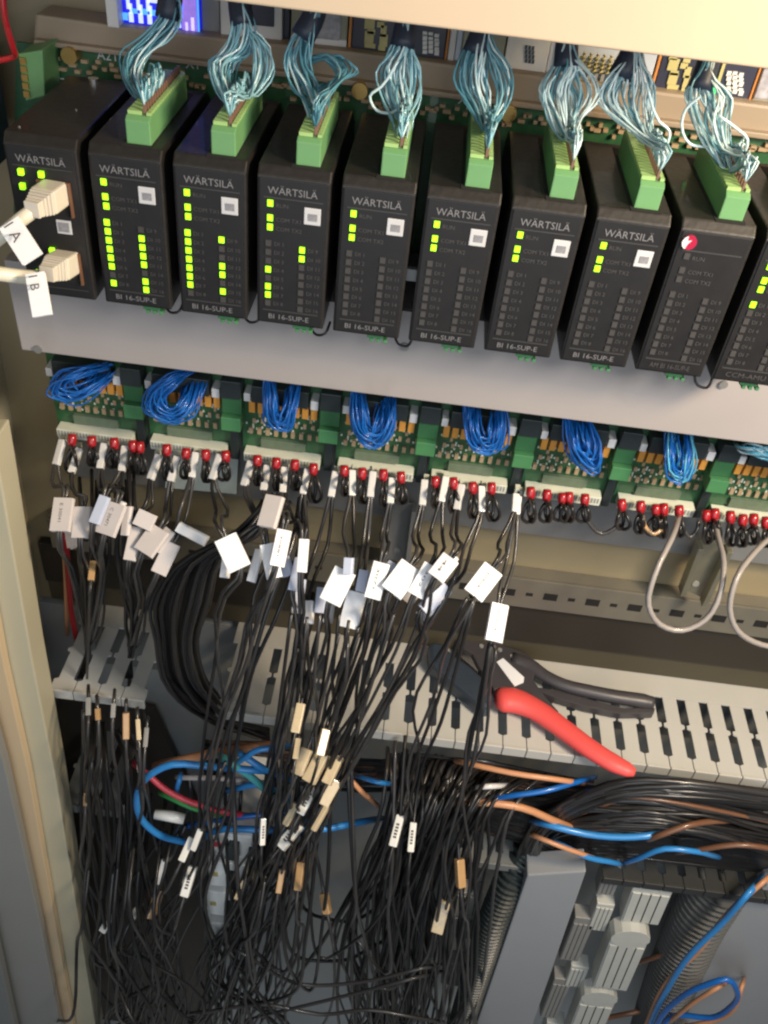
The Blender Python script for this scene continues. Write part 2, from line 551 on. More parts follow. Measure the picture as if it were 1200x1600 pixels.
for x in (202, 217, 231, 276):
    scr_rect(sw_, x, x + 7, 6, 16)
for x in (198, 214, 229):
    scr_rect(sw_, x, x + 5, 26, 38)
    scr_rect(sw_, x + 5, x + 9, 20, 30)
scr_rect(sw_, 231, 246, 40, 52)
scr_rect(sw_, 271, 275, 20, 40)
scr_rect(sw_, 187, 190, 2, 60)
scr_rect(sw_, 290, 294, 3, 12)
scr_rect(sw_, 299, 304, 4, 18)
sw_.build('white_symbols', M_SCRW, s, recalc=False)
sc_ = MB()
for x, d0_, d1_ in ((191, 8, 13), (191, 15, 18), (206, 20, 25), (222, 20, 26), (236, 20, 26), (191, 40, 44), (277, 22, 26), (277, 32, 40)):
    scr_rect(sc_, x, x + 9, d0_, d1_)
scr_rect(sc_, 309, 312, 0, 60)
sc_.build('cyan_symbols', M_SCRC, s, recalc=False)
scr_rect(sp, 285, 308, 2, 60)
sp.build('violet_panel', M_SCRP, s, recalc=False)

s = device_root('control_unit', 330, 440, 'white control unit with a dark window left of the speckled white unit', 'control unit')
dev_panel('housing', s, 345, 440, -2, 90, M_DEVW)
dev_panel('dark_window', s, 372, 428, 22, 90, M_DEVD, y=YD - 0.001, th=0.002)
dev_panel('side_strip', s, 316, 344, -1, 90, M_TERMD, y=YD + 0.004)
dev_panel('end_strip', s, 442, 452, 0, 90, M_DEVD, y=YD + 0.004)
s = device_root('control_unit', 454, 540, 'grey unit with a speckled white label above the third wire bundle', 'control unit')
dev_panel('housing', s, 454, 541, 0, 90, M_DEVG)
dev_panel('label_plate', s, 490, 531, 10, 60, M_SPECK, y=YD - 0.001, th=0.002)
dev_panel('foot_strip', s, 480, 541, 1, 9, M_DEVW, y=YD - 0.001, th=0.002)


def dark_card(x0, x1, label):
    s = device_root('interface_card', x0, x1, label, 'interface card', 'dark interface cards above the rail')
    W = x1 - x0
    dev_panel('front_panel', s, x0 + 5, x1 - 4, 0, 70, M_DEVD)
    dev_panel('orange_edge', s, x0, x0 + 4.5, 0, 70, M_DEVO, y=YD - 0.001)
    dev_panel('orange_edge', s, x1 - 3.5, x1, 0, 70, M_DEVO, y=YD - 0.001)
    q = MB()
    for (a, b_, c, d) in ((.17, .28, 6, 11), (.17, .26, 13, 26), (.20, .28, 28, 33), (.17, .27, 35, 48), (.31, .38, 4, 9), (.32, .40, 11, 24), (.33, .39, 26, 38), (.30, .37, 40, 46),
                          (.19, .27, 52, 60), (.33, .40, 50, 58), (.64, .67, 10, 45)):
        xa, xb = x0 + a * W, x0 + b_ * W
        p0, p1 = P(xa, ybot(xa) - c, YD - 0.0012), P(xb, ybot(xb) - c, YD - 0.0012)
        h = (d - c) * mpp(p0) / 0.75
        q.prism([p0, p1, p1 + np.array([0, 0, h]), p0 + np.array([0, 0, h])], (0, 0.0008, 0))
    q.build('yellow_print', M_DEVY, s, recalc=False)
    q = MB()
    for k in range(3):
        for r_ in range(5):
            xa = x0 + (.76 + .06 * k) * W
            c = 8 + r_ * 7 + (k == 1) * 2
            p0, p1 = P(xa, ybot(xa) - c, YD - 0.0012), P(xa + .045 * W, ybot(xa + 6) - c, YD - 0.0012)
            h = rnd.uniform(3, 6) * mpp(p0) / 0.75
            q.prism([p0, p1, p1 + np.array([0, 0, h]), p0 + np.array([0, 0, h])], (0, 0.0008, 0))
    q.build('white_print', M_DEVW, s, recalc=False)
    q = MB()
    for a, c in ((.555, 20), (.63, 5)):
        xa = x0 + a * W
        p0 = P(xa, ybot(xa) - c, YD - 0.002)
        q.box(p0[0] - .001, p0[0] + .001, YD - .003, YD, p0[2], p0[2] + .008)
    q.build('indicator_lamp', mat('led_lit_emerald', (0.05, 0.9, 0.2), 0.3, emit=0.7), s, recalc=False)
    return s


dark_card(543, 697, 'dark navy card with yellow print and orange edges above the fourth wire bundle')
s = device_root('relay_unit', 700, 783, 'grey green unit with a pale blue side behind the fifth wire bundle', 'relay unit')
dev_panel('housing', s, 718, 783, 0, 70, M_DEVG)
dev_panel('pale_side', s, 698, 708, 0, 70, M_DEVW)
dev_panel('blue_side', s, 708.5, 717.5, 0, 70, M_DEVB, y=YD + .002)
s = device_root('relay_unit', 785, 856, 'white unit with rows of small dark dots, right of the fifth wire bundle', 'relay unit')
dev_panel('housing', s, 785, 850, 0, 80, M_DEVW)
dev_panel('grey_side', s, 850.5, 862, 0, 80, M_DEVB, y=YD + .003)
q = MB()
for r_ in range(4):
    for k in range(3):
        xa = 822 + k * 5.5
        p0 = P(xa, ybot(xa) - 22 - r_ * 7, YD - .0005)
        q.box(p0[0] - .0008, p0[0] + .0008, YD - .001, YD + .001, p0[2] - .0012, p0[2] + .0012)
q.build('contact_hole', M_TOGGLE, s, recalc=False)
s = device_root('resistor_unit', 864, 1010, 'pale blue unit with five yellow coils between the sixth and seventh bundles', 'resistor unit')
dev_panel('housing', s, 864, 1012, -2, 80, M_DEVB)
for k in range(6):
    xa = 912 + k * 10.5
    p0 = P(xa, ybot(xa) - 46, YD - .004)
    pts = [p0 + np.array([.0012 * math.sin(t * 5), .002 * math.cos(t * 5) - .001, -t * .0022]) for t in np.linspace(0, 5, 26)]
    MB().tube(pts, .0007, 5).build('coil', M_DEVY if k < 5 else M_DEVO, s, smooth=True, recalc=False)
    p1 = P(xa, ybot(xa) - 22, YD - .003)
    MB().box(p1[0] - .0012, p1[0] + .0012, YD - .004, YD + .001, p1[2] - .009, p1[2] + .004).build('resistor_leg', M_TERMD, s)
dark_card(1015, 1172, 'dark navy card with yellow print and orange edges above the eighth bundle')
s = device_root('control_unit', 1174, 1300, 'pale speckled unit at the top right edge of the rail', 'control unit')
dev_panel('housing', s, 1174, 1330, 0, 70, M_DEVG)
dev_panel('label_plate', s, 1178, 1330, 6, 60, M_SPECK, y=YD - .001, th=.002)

# ================================================================== modules
PITCH, MW, MH, MD = 0.05, 0.0436, 0.0975, 0.13


def face_pt(u, v, y=-0.0012):
    return np.array([u * MW, y, -v * MH])


def rect_on_face(mb, u0, u1, v0, v1, y0, y1):
    mb.box(u0 * MW, u1 * MW, y0, y1, -v1 * MH, -v0 * MH)


def module_housing(root):
    h = MB()
    # side profile with a sloped front chamfer and rounded rear shoulder
    prof = [(-0.0003, -MH), (-0.0003, -0.0005), (0.0045, 0.0050), (0.112, 0.0050), (0.122, 0.002), (0.128, -0.006), (0.131, -0.018), (0.131, -MH)]
    o = root.location
    h.prism([(o.x + 0, o.y + y, o.z + z) for y, z in prof], (MW, 0, 0))
    return h.build('housing', M_BLACKP, root, bevel=0.0011)


def led_rows(v0, v1, n=8):
    return [v0 + (v1 - v0) * i / (n - 1) for i in range(n)]


L_ROWS = led_rows(0.425, 0.845)
R_ROWS = led_rows(0.445, 0.865)


def sub(mb, root):
    mb.v = [(x + root.location.x, y + root.location.y, z + root.location.z) for x, y, z in mb.v]
    return mb


def lettering_mesh(bottom, logo=True):
    t = MB()
    U, W_ = (1, 0, 0), (0, 0, 1)
    y = -0.0014
    if logo:
        put_text(t, 'WÄRTSILÄ', face_pt(.15, .105, y), U, W_, width=.68 * MW, height=.055 * MH)
    if bottom:
        put_text(t, bottom, face_pt(.18, .958, y), U, W_, width=.60 * MW, height=.036 * MH)
    return t


def dim_mesh():
    t = MB()
    U, W_ = (1, 0, 0), (0, 0, 1)
    y = -0.0014
    for s, v in (('RUN', .175), ('COM TX1', .265), ('COM TX2', .325)):
        put_text(t, s, face_pt(.27, v + .012, y), U, W_, height=.026 * MH)
    for i in range(8):
        put_text(t, 'DI %d' % (i + 1), face_pt(.25, L_ROWS[i] + .013, y), U, W_, height=.026 * MH)
        put_text(t, 'DI %d' % (i + 9), face_pt(.73, R_ROWS[i] + .013, y), U, W_, height=.026 * MH)
    return t


def make_connector(root):
    x0, x1 = .49 * MW, .82 * MW
    g = MB()
    prof = [(0.008, 0.0), (0.008, 0.0185), (0.011, 0.0205), (0.094, 0.0205), (0.094, 0.0)]
    g.prism([(x0, y, z) for y, z in prof], (x1 - x0, 0, 0))
    c = sub(g, root).build('terminal_connector', M_GREEN, root, bevel=0.0006)
    # serrated top painted lamplit: one ridge per pole, built as part pieces
    rd = MB()
    for k in range(16):
        y0 = .0125 + k * .0051
        rd.box(x0 + .0006, x0 + (x1 - x0) * .60, y0, y0 + .0040, .0203, .0226)
        rd.box(x0 + (x1 - x0) * .80, x1 - .0004, y0, y0 + .0040, .0203, .0222)
    sub(rd, root).build('clamp_ridge', M_GREENT, c)['kind'] = 'stuff'
    pn = MB()
    for k in range(16):
        y0 = .0145 + k * .0051
        pn.tube([(x0 + (x1 - x0) * .70, y0, .0200), (x0 + (x1 - x0) * .70, y0 + .0003, .0262)], .0012, 5)
    sub(pn, root).build('wire_end', M_CORE, c)['kind'] = 'stuff'
    sl = MB()
    sl.box(x0 - .0022, x1 + .0012, .004, .106, .0045, .0053)
    sub(sl, root).build('socket_slot', M_HOLE, root)
    bt = MB()
    bt.box(x0 + .001, x1 - .002, .006, .05, -MH - .0055, -MH)
    for k in range(3):
        bt.box(x0 + .003 + k * .0045, x0 + .0055 + k * .0045, .005, .02, -MH - .0078, -MH - .0055)
    sub(bt, root).build('lower_connector', M_GREENM, root, bevel=0.0004)


LED_M, DIM_M = {}, None


def make_module(i, lit_l, lit_r, lit_top, label, bottom='BI 16-SUP-E', logo=True, sticker=True):
    root = empty('io_module', (i * PITCH, 0, 0))
    tag(root, label, 'control module', 'black control modules in a row on the grey channel')
    module_housing(root)
    f = MB()
    f.box(.035 * MW, .955 * MW, -0.0010, 0.0006, -.985 * MH, -.012 * MH)
    face = sub(f, root).build('front_film', M_FACE, root, bevel=.0003)
    ln = MB()
    rect_on_face(ln, .09, .91, .125, .133, -.0014, -.0008)
    sub(ln, root).build('rule_line', M_LINE, face)
    ln = MB()
    rect_on_face(ln, .09, .91, .893, .901, -.0014, -.0008)
    sub(ln, root).build('rule_line', M_LINE, face)
    if logo:
        sub(lettering_mesh(None, True), root).build('maker_lettering', M_PRINT, face, recalc=False)
    sub(lettering_mesh(bottom, False), root).build('model_lettering', M_PRINT if logo else M_PRINTD, face, recalc=False)
    sub(dim_mesh(), root).build('lamp_caption', M_PRINTD, face, recalc=False)

    def led(u, v, on):
        q = MB()
        rect_on_face(q, u - .038, u + .038, v - .0195, v + .0195, -.0017, -.0006)
        sub(q, root).build('lamp_window', M_LEDON if on else M_LEDOFF, root)

    for v, on in zip((.165, .258, .318), lit_top):
        led(.185, v, on)
    for k in range(8):
        led(.165, L_ROWS[k], lit_l[k])
        led(.645, R_ROWS[k], lit_r[k])
    if sticker:
        q = MB()
        rect_on_face(q, .655, .885, .165, .272, -.0016, -.0008)
        st = sub(q, root).build('square_sticker', M_STICK, root, bevel=.0004)
        q = MB()
        rect_on_face(q, .715, .84, .20, .245, -.0019, -.0015)
        sub(q, root).build('sticker_patch', M_STICKB, st)
    make_connector(root)
    return root


ON3 = (1, 1, 1)
Z8 = (0,) * 8
make_module(1, (1, 1, 1, 1, 1, 1, 0, 1), (0, 1, 1, 1, 1, 0, 1, 1), ON3, 'black module with two nearly full columns of green lamps, beside the white network cables')
make_module(2, (1, 1, 1, 1, 1, 1, 1, 0), (1, 0, 0, 1, 1, 0, 1, 0), ON3, 'black module with seven left and four right green lamps lit')
make_module(3, (0, 0, 0, 1, 0, 1, 1, 0), (1, 1, 0, 0, 0, 0, 0, 0), ON3, 'black module with a few scattered lamps lit in both columns')
make_module(4, Z8, Z8, ON3, 'black module with three lamps lit, next right of the one with scattered lamps')
make_module(5, Z8, Z8, ON3, 'black module with three lamps lit, second right of the one with scattered lamps')
make_module(6, Z8, Z8, ON3, 'black module with three lamps lit, second left of the one with the red emblem')
make_module(7, Z8, Z8, ON3, 'black module with three lamps lit, directly left of the one with the red emblem')
m8 = make_module(8, Z8, Z8, (0, 0, 0), 'unlit black module with a round red and white emblem', bottom='AM BI 16-SUP-E', logo=False, sticker=False)
make_module(9, (1, 0, 0, 0, 0, 0, 0, 0), Z8, ON3, 'black module cut off by the right edge with four lamps lit', bottom='CCM-AMU', logo=False, sticker=False)
# emblem on the unlit module
cx, cz = .15, .075
q = MB()
q.tube([(cx * MW, -.0008, -cz * MH), (cx * MW, -.0024, -cz * MH)], .0044, 24)
em = sub(q, m8).build('emblem', M_LOGO, m8)
q = MB()
pts = []
for k in range(13):
    a = math.pi * (0.62 + 0.76 * k / 12)
    pts.append((cx * MW + .0043 * math.cos(a), -.0027, -cz * MH + .0043 * math.sin(a)))
pts += [(cx * MW - .0008, -.0027, -cz * MH - .001), (cx * MW + .001, -.0027, -cz * MH + .0018), (cx * MW - .0012, -.0027, -cz * MH + .001)]
q.prism(pts, (0, .0004, 0))
sub(q, m8).build('white_swoosh', M_DEVW, em)

# ---- first module: two network ports
m0 = empty('network_module', (0, 0, 0))
tag(m0, 'black network module with two white cables plugged in, leftmost of the row', 'network module')
module_housing(m0)
f = MB()
f.box(.035 * MW, .955 * MW, -.001, .0006, -.985 * MH, -.012 * MH)
face = sub(f, m0).build('front_film', M_FACE, m0, bevel=.0003)
ln = MB()
rect_on_face(ln, .09, .91, .125, .131, -.0014, -.0008)
sub(ln, m0).build('rule_line', M_LINE, face)
ln = MB()
rect_on_face(ln, .09, .91, .93, .936, -.0014, -.0008)
sub(ln, m0).build('rule_line', M_LINE, face)
t = MB()
put_text(t, 'WÄRTSILÄ', face_pt(.15, .105, -.0014), (1, 0, 0), (0, 0, 1), width=.68 * MW, height=.055 * MH)
sub(t, m0).build('lettering', M_PRINT, face, recalc=False)
for v0 in (.20, .665):
    fr = MB()
    rect_on_face(fr, .40, .86, v0, v0 + .012, -.003, 0)
    rect_on_face(fr, .83, .86, v0 + .0125, v0 + .22, -.003, 0)
    rect_on_face(fr, .40, .43, v0 + .0125, v0 + .22, -.003, 0)
    p_ = sub(fr, m0).build('port_frame', M_BRNC, m0)
    q = MB()
    rect_on_face(q, .432, .828, v0 + .013, v0 + .22, -.0013, -.0006)
    sub(q, m0).build('port_opening', M_HOLE, p_)
for u, v in ((.20, .165), (.48, .165), (.19, .255), (.46, .665), (.20, .835)):
    q = MB()
    rect_on_face(q, u - .034, u + .034, v - .018, v + .018, -.0032, -.0006)
    sub(q, m0).build('lamp_window', M_LEDON, m0)
q = MB()
rect_on_face(q, .58, .79, .45, .54, -.0016, -.0008)
st = sub(q, m0).build('square_sticker', M_STICK, m0, bevel=.0003)
q = MB()
rect_on_face(q, .61, .76, .463, .525, -.0019, -.0015)
sub(q, m0).build('sticker_patch', M_STICKB, st)
for x, y in ((.020, .105), (.027, .05), (.006, .012)):
    q = MB().tube([(x, y, .0048), (x, y, .0075 if y > .1 else .0055)], .0035 if y > .1 else .0009, 10)
    sub(q, m0).build('screw', M_SILVER, m0)

# small black ties between modules and a metal link
for i, (a, b_) in enumerate(((272, 480), (395, 495), (500, 515), (632, 525), (1100, 590))):
    tz = wire('black_tie', wpath([(a - 16, b_ - 4, .02), (a - 6, b_ + 8, .015), (a + 8, b_ + 6, .012), (a + 16, b_ - 12, .02)]) if i != 4 and i != 3 else
              wpath([(a - 16, b_ - 10, .02), (a - 10, b_ + 12, .014), (a + 4, b_ + 16, .012), (a + 12, b_ + 4, .012), (a + 13, b_ - 12, .02)]), 2.2, M_BLKW)
    tag(tz, 'thin black wire loop hanging under the gap after the %s module' % ('second third fourth fifth ninth'.split()[i]), 'wire', 'black wire loops under the module gaps')
lk = MB()
c = P(641, 430, 0.012)
lk.box(c[0] - .004, c[0] + .004, .012, .016, c[2] - .004, c[2] + .004)
tag(lk.build('metal_link', M_LEDGE), 'small grey metal link in the gap between the fifth and sixth modules', 'link')

# ---- network cables
for nm, plug, cab, tagc, tdir, txt, lab in (
        ('1A', [(88, 300), (72, 308), (58, 322)], [(62, 318), (50, 330), (30, 345), (0, 370), (-40, 400)], [(32, 376), 36, 68, -33], 0, '1 A',
         'upper beige network cable with a white tag reading 1A'),
        ('1B', [(106, 408), (92, 415), (80, 424)], [(84, 424), (60, 433), (30, 432), (0, 428), (-40, 424)], [(60, 460), 30, 68, -10], 1, '1 B',
         'lower beige network cable with a white tag reading 1B')):
    r = empty('network_cable', P(plug[0][0], plug[0][1], -.004))
    tag(r, lab, 'network cable')
    a = P(*plug[0], -.001)
    e = P(*plug[2], -.024)
    d = e - a
    L = np.linalg.norm(d)
    d /= L
    u = np.cross(d, (0, 0, 1.0))
    u /= np.linalg.norm(u)
    v = np.cross(u, d)
    q = MB()
    q.obox(a + d * L * .32, d * L * .36, u * .0075, v * .0070)
    bd = q.build('plug', M_PLUG, r, bevel=.0014)
    bt = MB()
    for k in range(5):
        s_ = 1 - .09 * k
        bt.obox(a + d * (L * .72 + k * .0028), d * .0011, u * .0068 * s_, v * .0066 * s_)
    bt.obox(a + d * (L * .72 + .006), d * .0068, u * .0045, v * .0045)
    bt.build('boot_rib', M_PLUG, bd, bevel=.0004)
    pth = spline([a + d * (L * .7)] + [P(x, y, -.026 - .006 * k) for k, (x, y) in enumerate(cab[1:])], .01)
    wire('cable', pth, 11.5, M_CABLE, r, 10)
    (tx, ty), tw, tl, ta = tagc
    c = P(tx, ty, -.048)
    k = mpp(c)
    an = math.radians(ta)
    right = CR[0]
    down = CR[1]
    lo = (-math.sin(an)) * right + math.cos(an) * down      # long axis, downwards
    wi = math.cos(an) * right + math.sin(an) * down
    nn = np.cross(wi, lo)
    q = MB()
    q.obox(c, wi * tw * k / 2, lo * tl * k / 2, nn * .0006)
    q.obox(c + nn * .0022, wi * tw * k / 2 * .98, lo * tl * k / 2 * .98, nn * .0005)
    tg = q.build('tag', M_TAG, r, bevel=.0002)
    q = MB()
    face_n = nn if nn @ (CC - c) > 0 else -nn
    top = c + face_n * .0036
    put_text(q, txt, top - lo * tl * k * .40 - wi * tw * k * .24, lo, wi, height=tw * k * .46)
    q.build('lettering', M_INK, tg, recalc=False)

# ================================================================== grey channel under the modules
ch = empty('mounting_channel', (0.25, .04, -.135))
tag(ch, 'long smooth grey metal channel directly below the row of black modules', 'metal channel')
MB().box(-.034, .66, .040, .043, -.171, -.099).build('front_panel', M_PLATE, ch, bevel=.0008)
for px, py in ((60, 545), (632, 541), (1130, 600)):
    c = P(px, py, .040)
    MB().tube([c + np.array([0, .001, 0]), c + np.array([0, -.0016, 0])], .0032, 12).build('screw', M_LEDGE, ch)
MB().box(-.034, .66, .0435, .13, -.171, -.168).build('bottom_flange', M_PLATE, ch)
MB().box(-.034, .66, .0435, .13, -.102, -.099).build('top_flange', M_PLATE, ch)

# ================================================================== terminal boards
BP = 0.0845
BZ = -0.297
BX0 = -0.0515


def make_board():
    r = empty('terminal_board', (BX0, .12, BZ))
    o = Vector((BX0, .12, BZ))

    def bx(mb, x0, x1, y0, y1, z0, z1):
        return mb.box(o.x + x0, o.x + x1, o.y + y0, o.y + y1, o.z + z0, o.z + z1)
    bd = bx(MB(), -.003, .0785, 0, .002, -.014, .10).build('circuit_board', M_PCB, r)
    st = bx(MB(), 0, .0685, -.012, -.0003, -.0095, 0).build('terminal_strip', M_STRIP, r, bevel=.0005)
    q = MB()
    for k in range(24):
        x = .0015 + k * .00278
        bx(q, x, x + .0014, -.0124, -.0115, -.0065, -.0015)
    q.build('clamp_slot', M_TERMD, st, recalc=False)['kind'] = 'stuff'
    bx(MB(), .014, .054, -.004, -.0003, .0025, .0115).build('label_strip', M_STRIPG, r)
    for k in range(8):
        x = .004 + k * .0077
        bx(MB(), x, x + .0054, -.008, -.0003, .042, .0545).build('relay', M_ORANGE, r, bevel=.0005)
    q = MB()
    for k in range(9):
        x = .003 + k * .0075
        bx(q, x, x + .0034, -.003, -.0003, .0155, .0215)
        bx(q, x + .003, x + .0058, -.002, -.0003, .0265, .0315)
        if k % 2:
            bx(q, x + .001, x + .0034, -.0025, -.0003, .034, .038)
    q.build('resistor', M_TAN, bd, recalc=False)['kind'] = 'stuff'
    q = MB()
    for k in range(40):
        x, z = rnd.uniform(0, .064), rnd.uniform(.014, .04)
        bx(q, x, x + .0015, -.0012, -.0004, z, z + .002)
    q.build('solder_pad', M_STRIP, bd, recalc=False)['kind'] = 'stuff'
    cn = bx(MB(), .0665, .0835, -.020, .0, .028, .042).build('green_connector', M_GREENM, r, bevel=.0008)
    bx(MB(), .0665, .0835, -.014, .0, .0425, .060).build('connector_base', M_GREENB, r, bevel=.0006)
    bx(MB(), .0665, .0835, -.018, .0, .0605, .078).build('black_plug', M_TOGGLE, r, bevel=.0006)
    bx(MB(), .008, .056, -.016, .0, .0585, .075).build('wire_header', M_TOGGLE, r, bevel=.0006)
    bx(MB(), .058, .0645, -.014, .0, .057, .066).build('white_jumper', M_DEVW, r, bevel=.0005)
    bx(MB(), .001, .0065, -.014, .0, .0575, .0655).build('white_jumper', M_DEVW, r, bevel=.0005)
    bx(MB(), .0715, .0785, -.006, .0, -.014, .022).build('gap_shade_block', M_TOGGLE, r, bevel=.0005)  # dark block standing in for the shaded gap beside the board
    return r


NB = 9
proto = make_board()
BLAB = ['leftmost green terminal board, in the corner under the channel', 'green terminal board under the first lamp-covered module, second from the left',
        'green terminal board, third from the left under the grey channel', 'green terminal board, fourth from the left under the grey channel',
        'green terminal board in the middle, fifth from the left', 'green terminal board, sixth from the left, with the empty grey ledge below',
        'green terminal board with cyan ended blue wires, seventh from the left', 'green terminal board cut off at the right edge']
for i in range(8):
    rb = proto if i == 0 else copy_tree(proto)
    rb.location = (BX0 + BP * i + (0.0005 if i > 4 else 0), .12, BZ)
    tag(rb, BLAB[i], 'terminal board', 'green terminal boards below the grey channel')

# metal ledge, perforated rail and brackets
lg = MB().box(-.06, .95, .15, .168, -.389, -.205).build('metal_ledge', M_LEDGE, None, bevel=.001)
tag(lg, 'dull galvanised metal ledge behind and below the green boards', 'metal ledge')
pr_ = empty('perforated_rail', (.3, .155, -.48))
tag(pr_, 'dark perforated metal rail crossing the olive wall above the white duct', 'rail')
za = P(800, 903, .15)[2]
zb = P(800, 947, .15)[2]
MB().box(-.10, .95, .150, .153, zb, za).build('rail_face', M_PERF, pr_, bevel=.0006)
MB().box(-.10, .95, .1535, .169, za - .003, za).build('rail_top', M_PERF, pr_)
zc = (za + zb) / 2
zr = P(900, 1004, .166)[2]
ds = MB().box(-.12, .95, .158, .168, zr, zb - .004).build('wall_shade_strip', M_DEVD2, None, bevel=.001)  # dark strip standing in for the rail's shadow on the wall
tag(ds, 'near black strip standing in for the shade directly under the perforated rail', 'shade strip')
ds = MB().box(-.12, .95, .162, .168, -.592, zr - .001).build('wall_shade_strip', M_OLIVED, None, bevel=.001)  # olive strip carries the painted shade on down to the duct
tag(ds, 'dark olive strip standing in for the shade between the black strip and the white duct', 'shade strip')
for k in range(44):
    x = -.06 + k * .0225
    hh, ww = (.0048, .0072) if k % 2 == 0 else (.0022, .0036)
    MB().box(x - ww, x + ww, .1495, .1500, zc - hh, zc + hh).build('slot', M_HOLE, pr_)


def bracket(pts, label, y, material, depth=.012):
    r = empty('hanging_bracket', P(*pts[0], y))
    tag(r, label, 'bracket')
    A = [P(a, b_, y) for a, b_ in pts]
    MB().prism(A, (0, .002, 0)).build('bracket_web', material, r, bevel=.0005)
    for i, j in ((0, 3), (1, 2)):
        e = (A[1] - A[0]) * (.16 if i == 0 else -.16)
        MB().prism([A[i], A[i] + e, A[j] + e, A[j]], (0, -depth, 0)).build('bracket_flange', material, r, bevel=.0005)
    c = (A[2] * .5 + A[3] * .5) * .8 + (A[0] * .5 + A[1] * .5) * .2
    MB().tube([c + np.array([0, .001, 0]), c + np.array([0, -.001, 0])], .0035, 12).build('bolt_hole', M_TERMD, r)


bracket([(1088, 845), (1142, 850), (1101, 936), (1060, 918)], 'shiny steel rail bracket hanging below the ledge at the right', .135, M_DIN)
bracket([(604, 782), (652, 788), (640, 880), (598, 872)], 'dull grey bracket hanging below the ledge near the middle', .140, M_LEDGE)
fc = MB().prism([P(264, 704, .142), P(372, 716, .142), P(369, 772, .142), P(258, 762, .142)], (0, .0012, 0)).build('pale_card', M_FOIL)
tag(fc, 'pale green card lying behind the red sleeves of the second board', 'card')

# ================================================================== slotted wiring duct
DZ = -0.593
FP = 0.0255


def finger_outline():
    hw, hl = .0079, .0123
    return [(-hw, .132), (-hw, .098), (-hw - .0036, .0965), (-hw - .0036, .0925), (-hw, .0905), (-hw, .0555), (-hl, .0535), (-hl, .041),
            (hl, .041), (hl, .0535), (hw, .0555), (hw, .0905), (hw + .0036, .0925), (hw + .0036, .0965), (hw, .098), (hw, .132)]


FM = {}


def make_duct(x0, n, label, spine_material, z=DZ, m=M_DUCT):
    r = empty('wiring_duct', (x0, .04, z))
    tag(r, label, 'wiring duct', 'slotted grey plastic ducts')
    MB().box(x0 - .0005, x0 + n * FP - .0005, .1322, .166, z - .0022, z).build('duct_spine', m, r, bevel=.0004)
    MB().box(x0 - .0005, x0 + n * FP - .0005, .163, .1665, z - .11, z - .0025).build('duct_back', M_DUCTD, r)
    first = None
    for k in range(n):
        xc = x0 + FP * (k + .5)
        if first is None:
            q = MB()
            q.prism([(xc + a, b_, z - .0022) for a, b_ in finger_outline()], (0, 0, .0022))
            first = q.build('finger', m, r, bevel=.0004)
            q = MB()
            q.box(xc - .0123, xc + .0123, .0375, .0408, z - .0125, z + .0012)
            lip = q.build('finger_lip', m, first, bevel=.0009)
        else:
            c = first.copy()
            c.location.x += FP * k
            c.parent = r
            COL.objects.link(c)
            l2 = lip.copy()
            l2.parent = c
            COL.objects.link(l2)
    return r


make_duct(-.0785, 4, 'short piece of grey slotted duct with four fingers, at the left', M_DUCT)
make_duct(.0985, 27, 'long white slotted wiring duct carrying the red handled tool', M_DUCT)
# lower edge of the same duct system
zl = P(800, 1352, .040)[2]
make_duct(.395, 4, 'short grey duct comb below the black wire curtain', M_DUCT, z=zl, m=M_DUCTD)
make_duct(.575, 9, 'duct comb painted dark for shade above the ivory terminal blocks', M_DUCT, z=zl, m=M_DUCTK)
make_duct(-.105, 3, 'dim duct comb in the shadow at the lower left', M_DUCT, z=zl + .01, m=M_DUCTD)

# ================================================================== crimping tool
TZ = DZ + .0025
tl = empty('crimping_tool', PZ(830, 1080, TZ))
tag(tl, 'crimping tool with one red and one black handle lying on the duct', 'crimping tool')


def tpoly(name, pts, h, material, z0=TZ, bev=.0012, parent=tl):
    return MB().prism([PZ(a, b_, z0 + h) - np.array([0, 0, h]) for a, b_ in pts], (0, 0, h)).build(name, material, parent, bevel=bev)


tpoly('lower_jaw', [(669, 1008), (676, 1001), (692, 1003), (704, 1018), (735, 1040), (765, 1068), (772, 1088), (766, 1106), (752, 1104), (722, 1078), (690, 1052), (672, 1036)], .020, M_TOOLS, bev=.005)
bd = tpoly('body_plate', [(706, 992), (716, 986), (730, 987), (765, 1001), (812, 1016), (828, 1024), (838, 1040), (834, 1062), (850, 1085), (874, 1112), (866, 1120), (840, 1104), (812, 1082),
                     (790, 1074), (772, 1078), (762, 1060), (748, 1042), (738, 1022), (718, 1008)], .014, M_TOOLB, z0=TZ + .003, bev=.002)
tpoly('jaw_die', [(716, 1010), (728, 1012), (738, 1028), (752, 1044), (746, 1050), (730, 1036), (718, 1026)], .012, M_SILVER, z0=TZ + .001, bev=.0008)
hp = [(775, 1094, 21), (800, 1094, 22), (835, 1108, 19), (880, 1139, 17.5), (925, 1172, 17), (960, 1193, 16), (982, 1203, 12.5), (992, 1207, 7)]
zc_ = TZ + .013
ctr = spline([PZ(a, b_, zc_) for a, b_, _ in hp], .01)
rad = np.interp(np.linspace(0, 1, len(ctr)), np.linspace(0, 1, len(hp)), [q[2] for q in hp])
rad[0] = 14
hb = MB().tube(ctr, [float(r_ * mpp(c) * 1.0) for r_, c in zip(rad, ctr)], 16)
hb.v = [(x, y, zc_ + (z - zc_) * .72) for x, y, z in hb.v]
hb.build('red_handle', M_TOOLR, tl, smooth=True)
hp = [(800, 1030, 12), (826, 1040, 13), (850, 1056, 11), (880, 1070, 10.5), (920, 1080, 11), (965, 1089, 11.5), (1005, 1095, 12), (1021, 1098, 10)]
ctr = spline([PZ(a, b_, zc_) for a, b_, _ in hp], .01)
rad = np.interp(np.linspace(0, 1, len(ctr)), np.linspace(0, 1, len(hp)), [q[2] for q in hp])
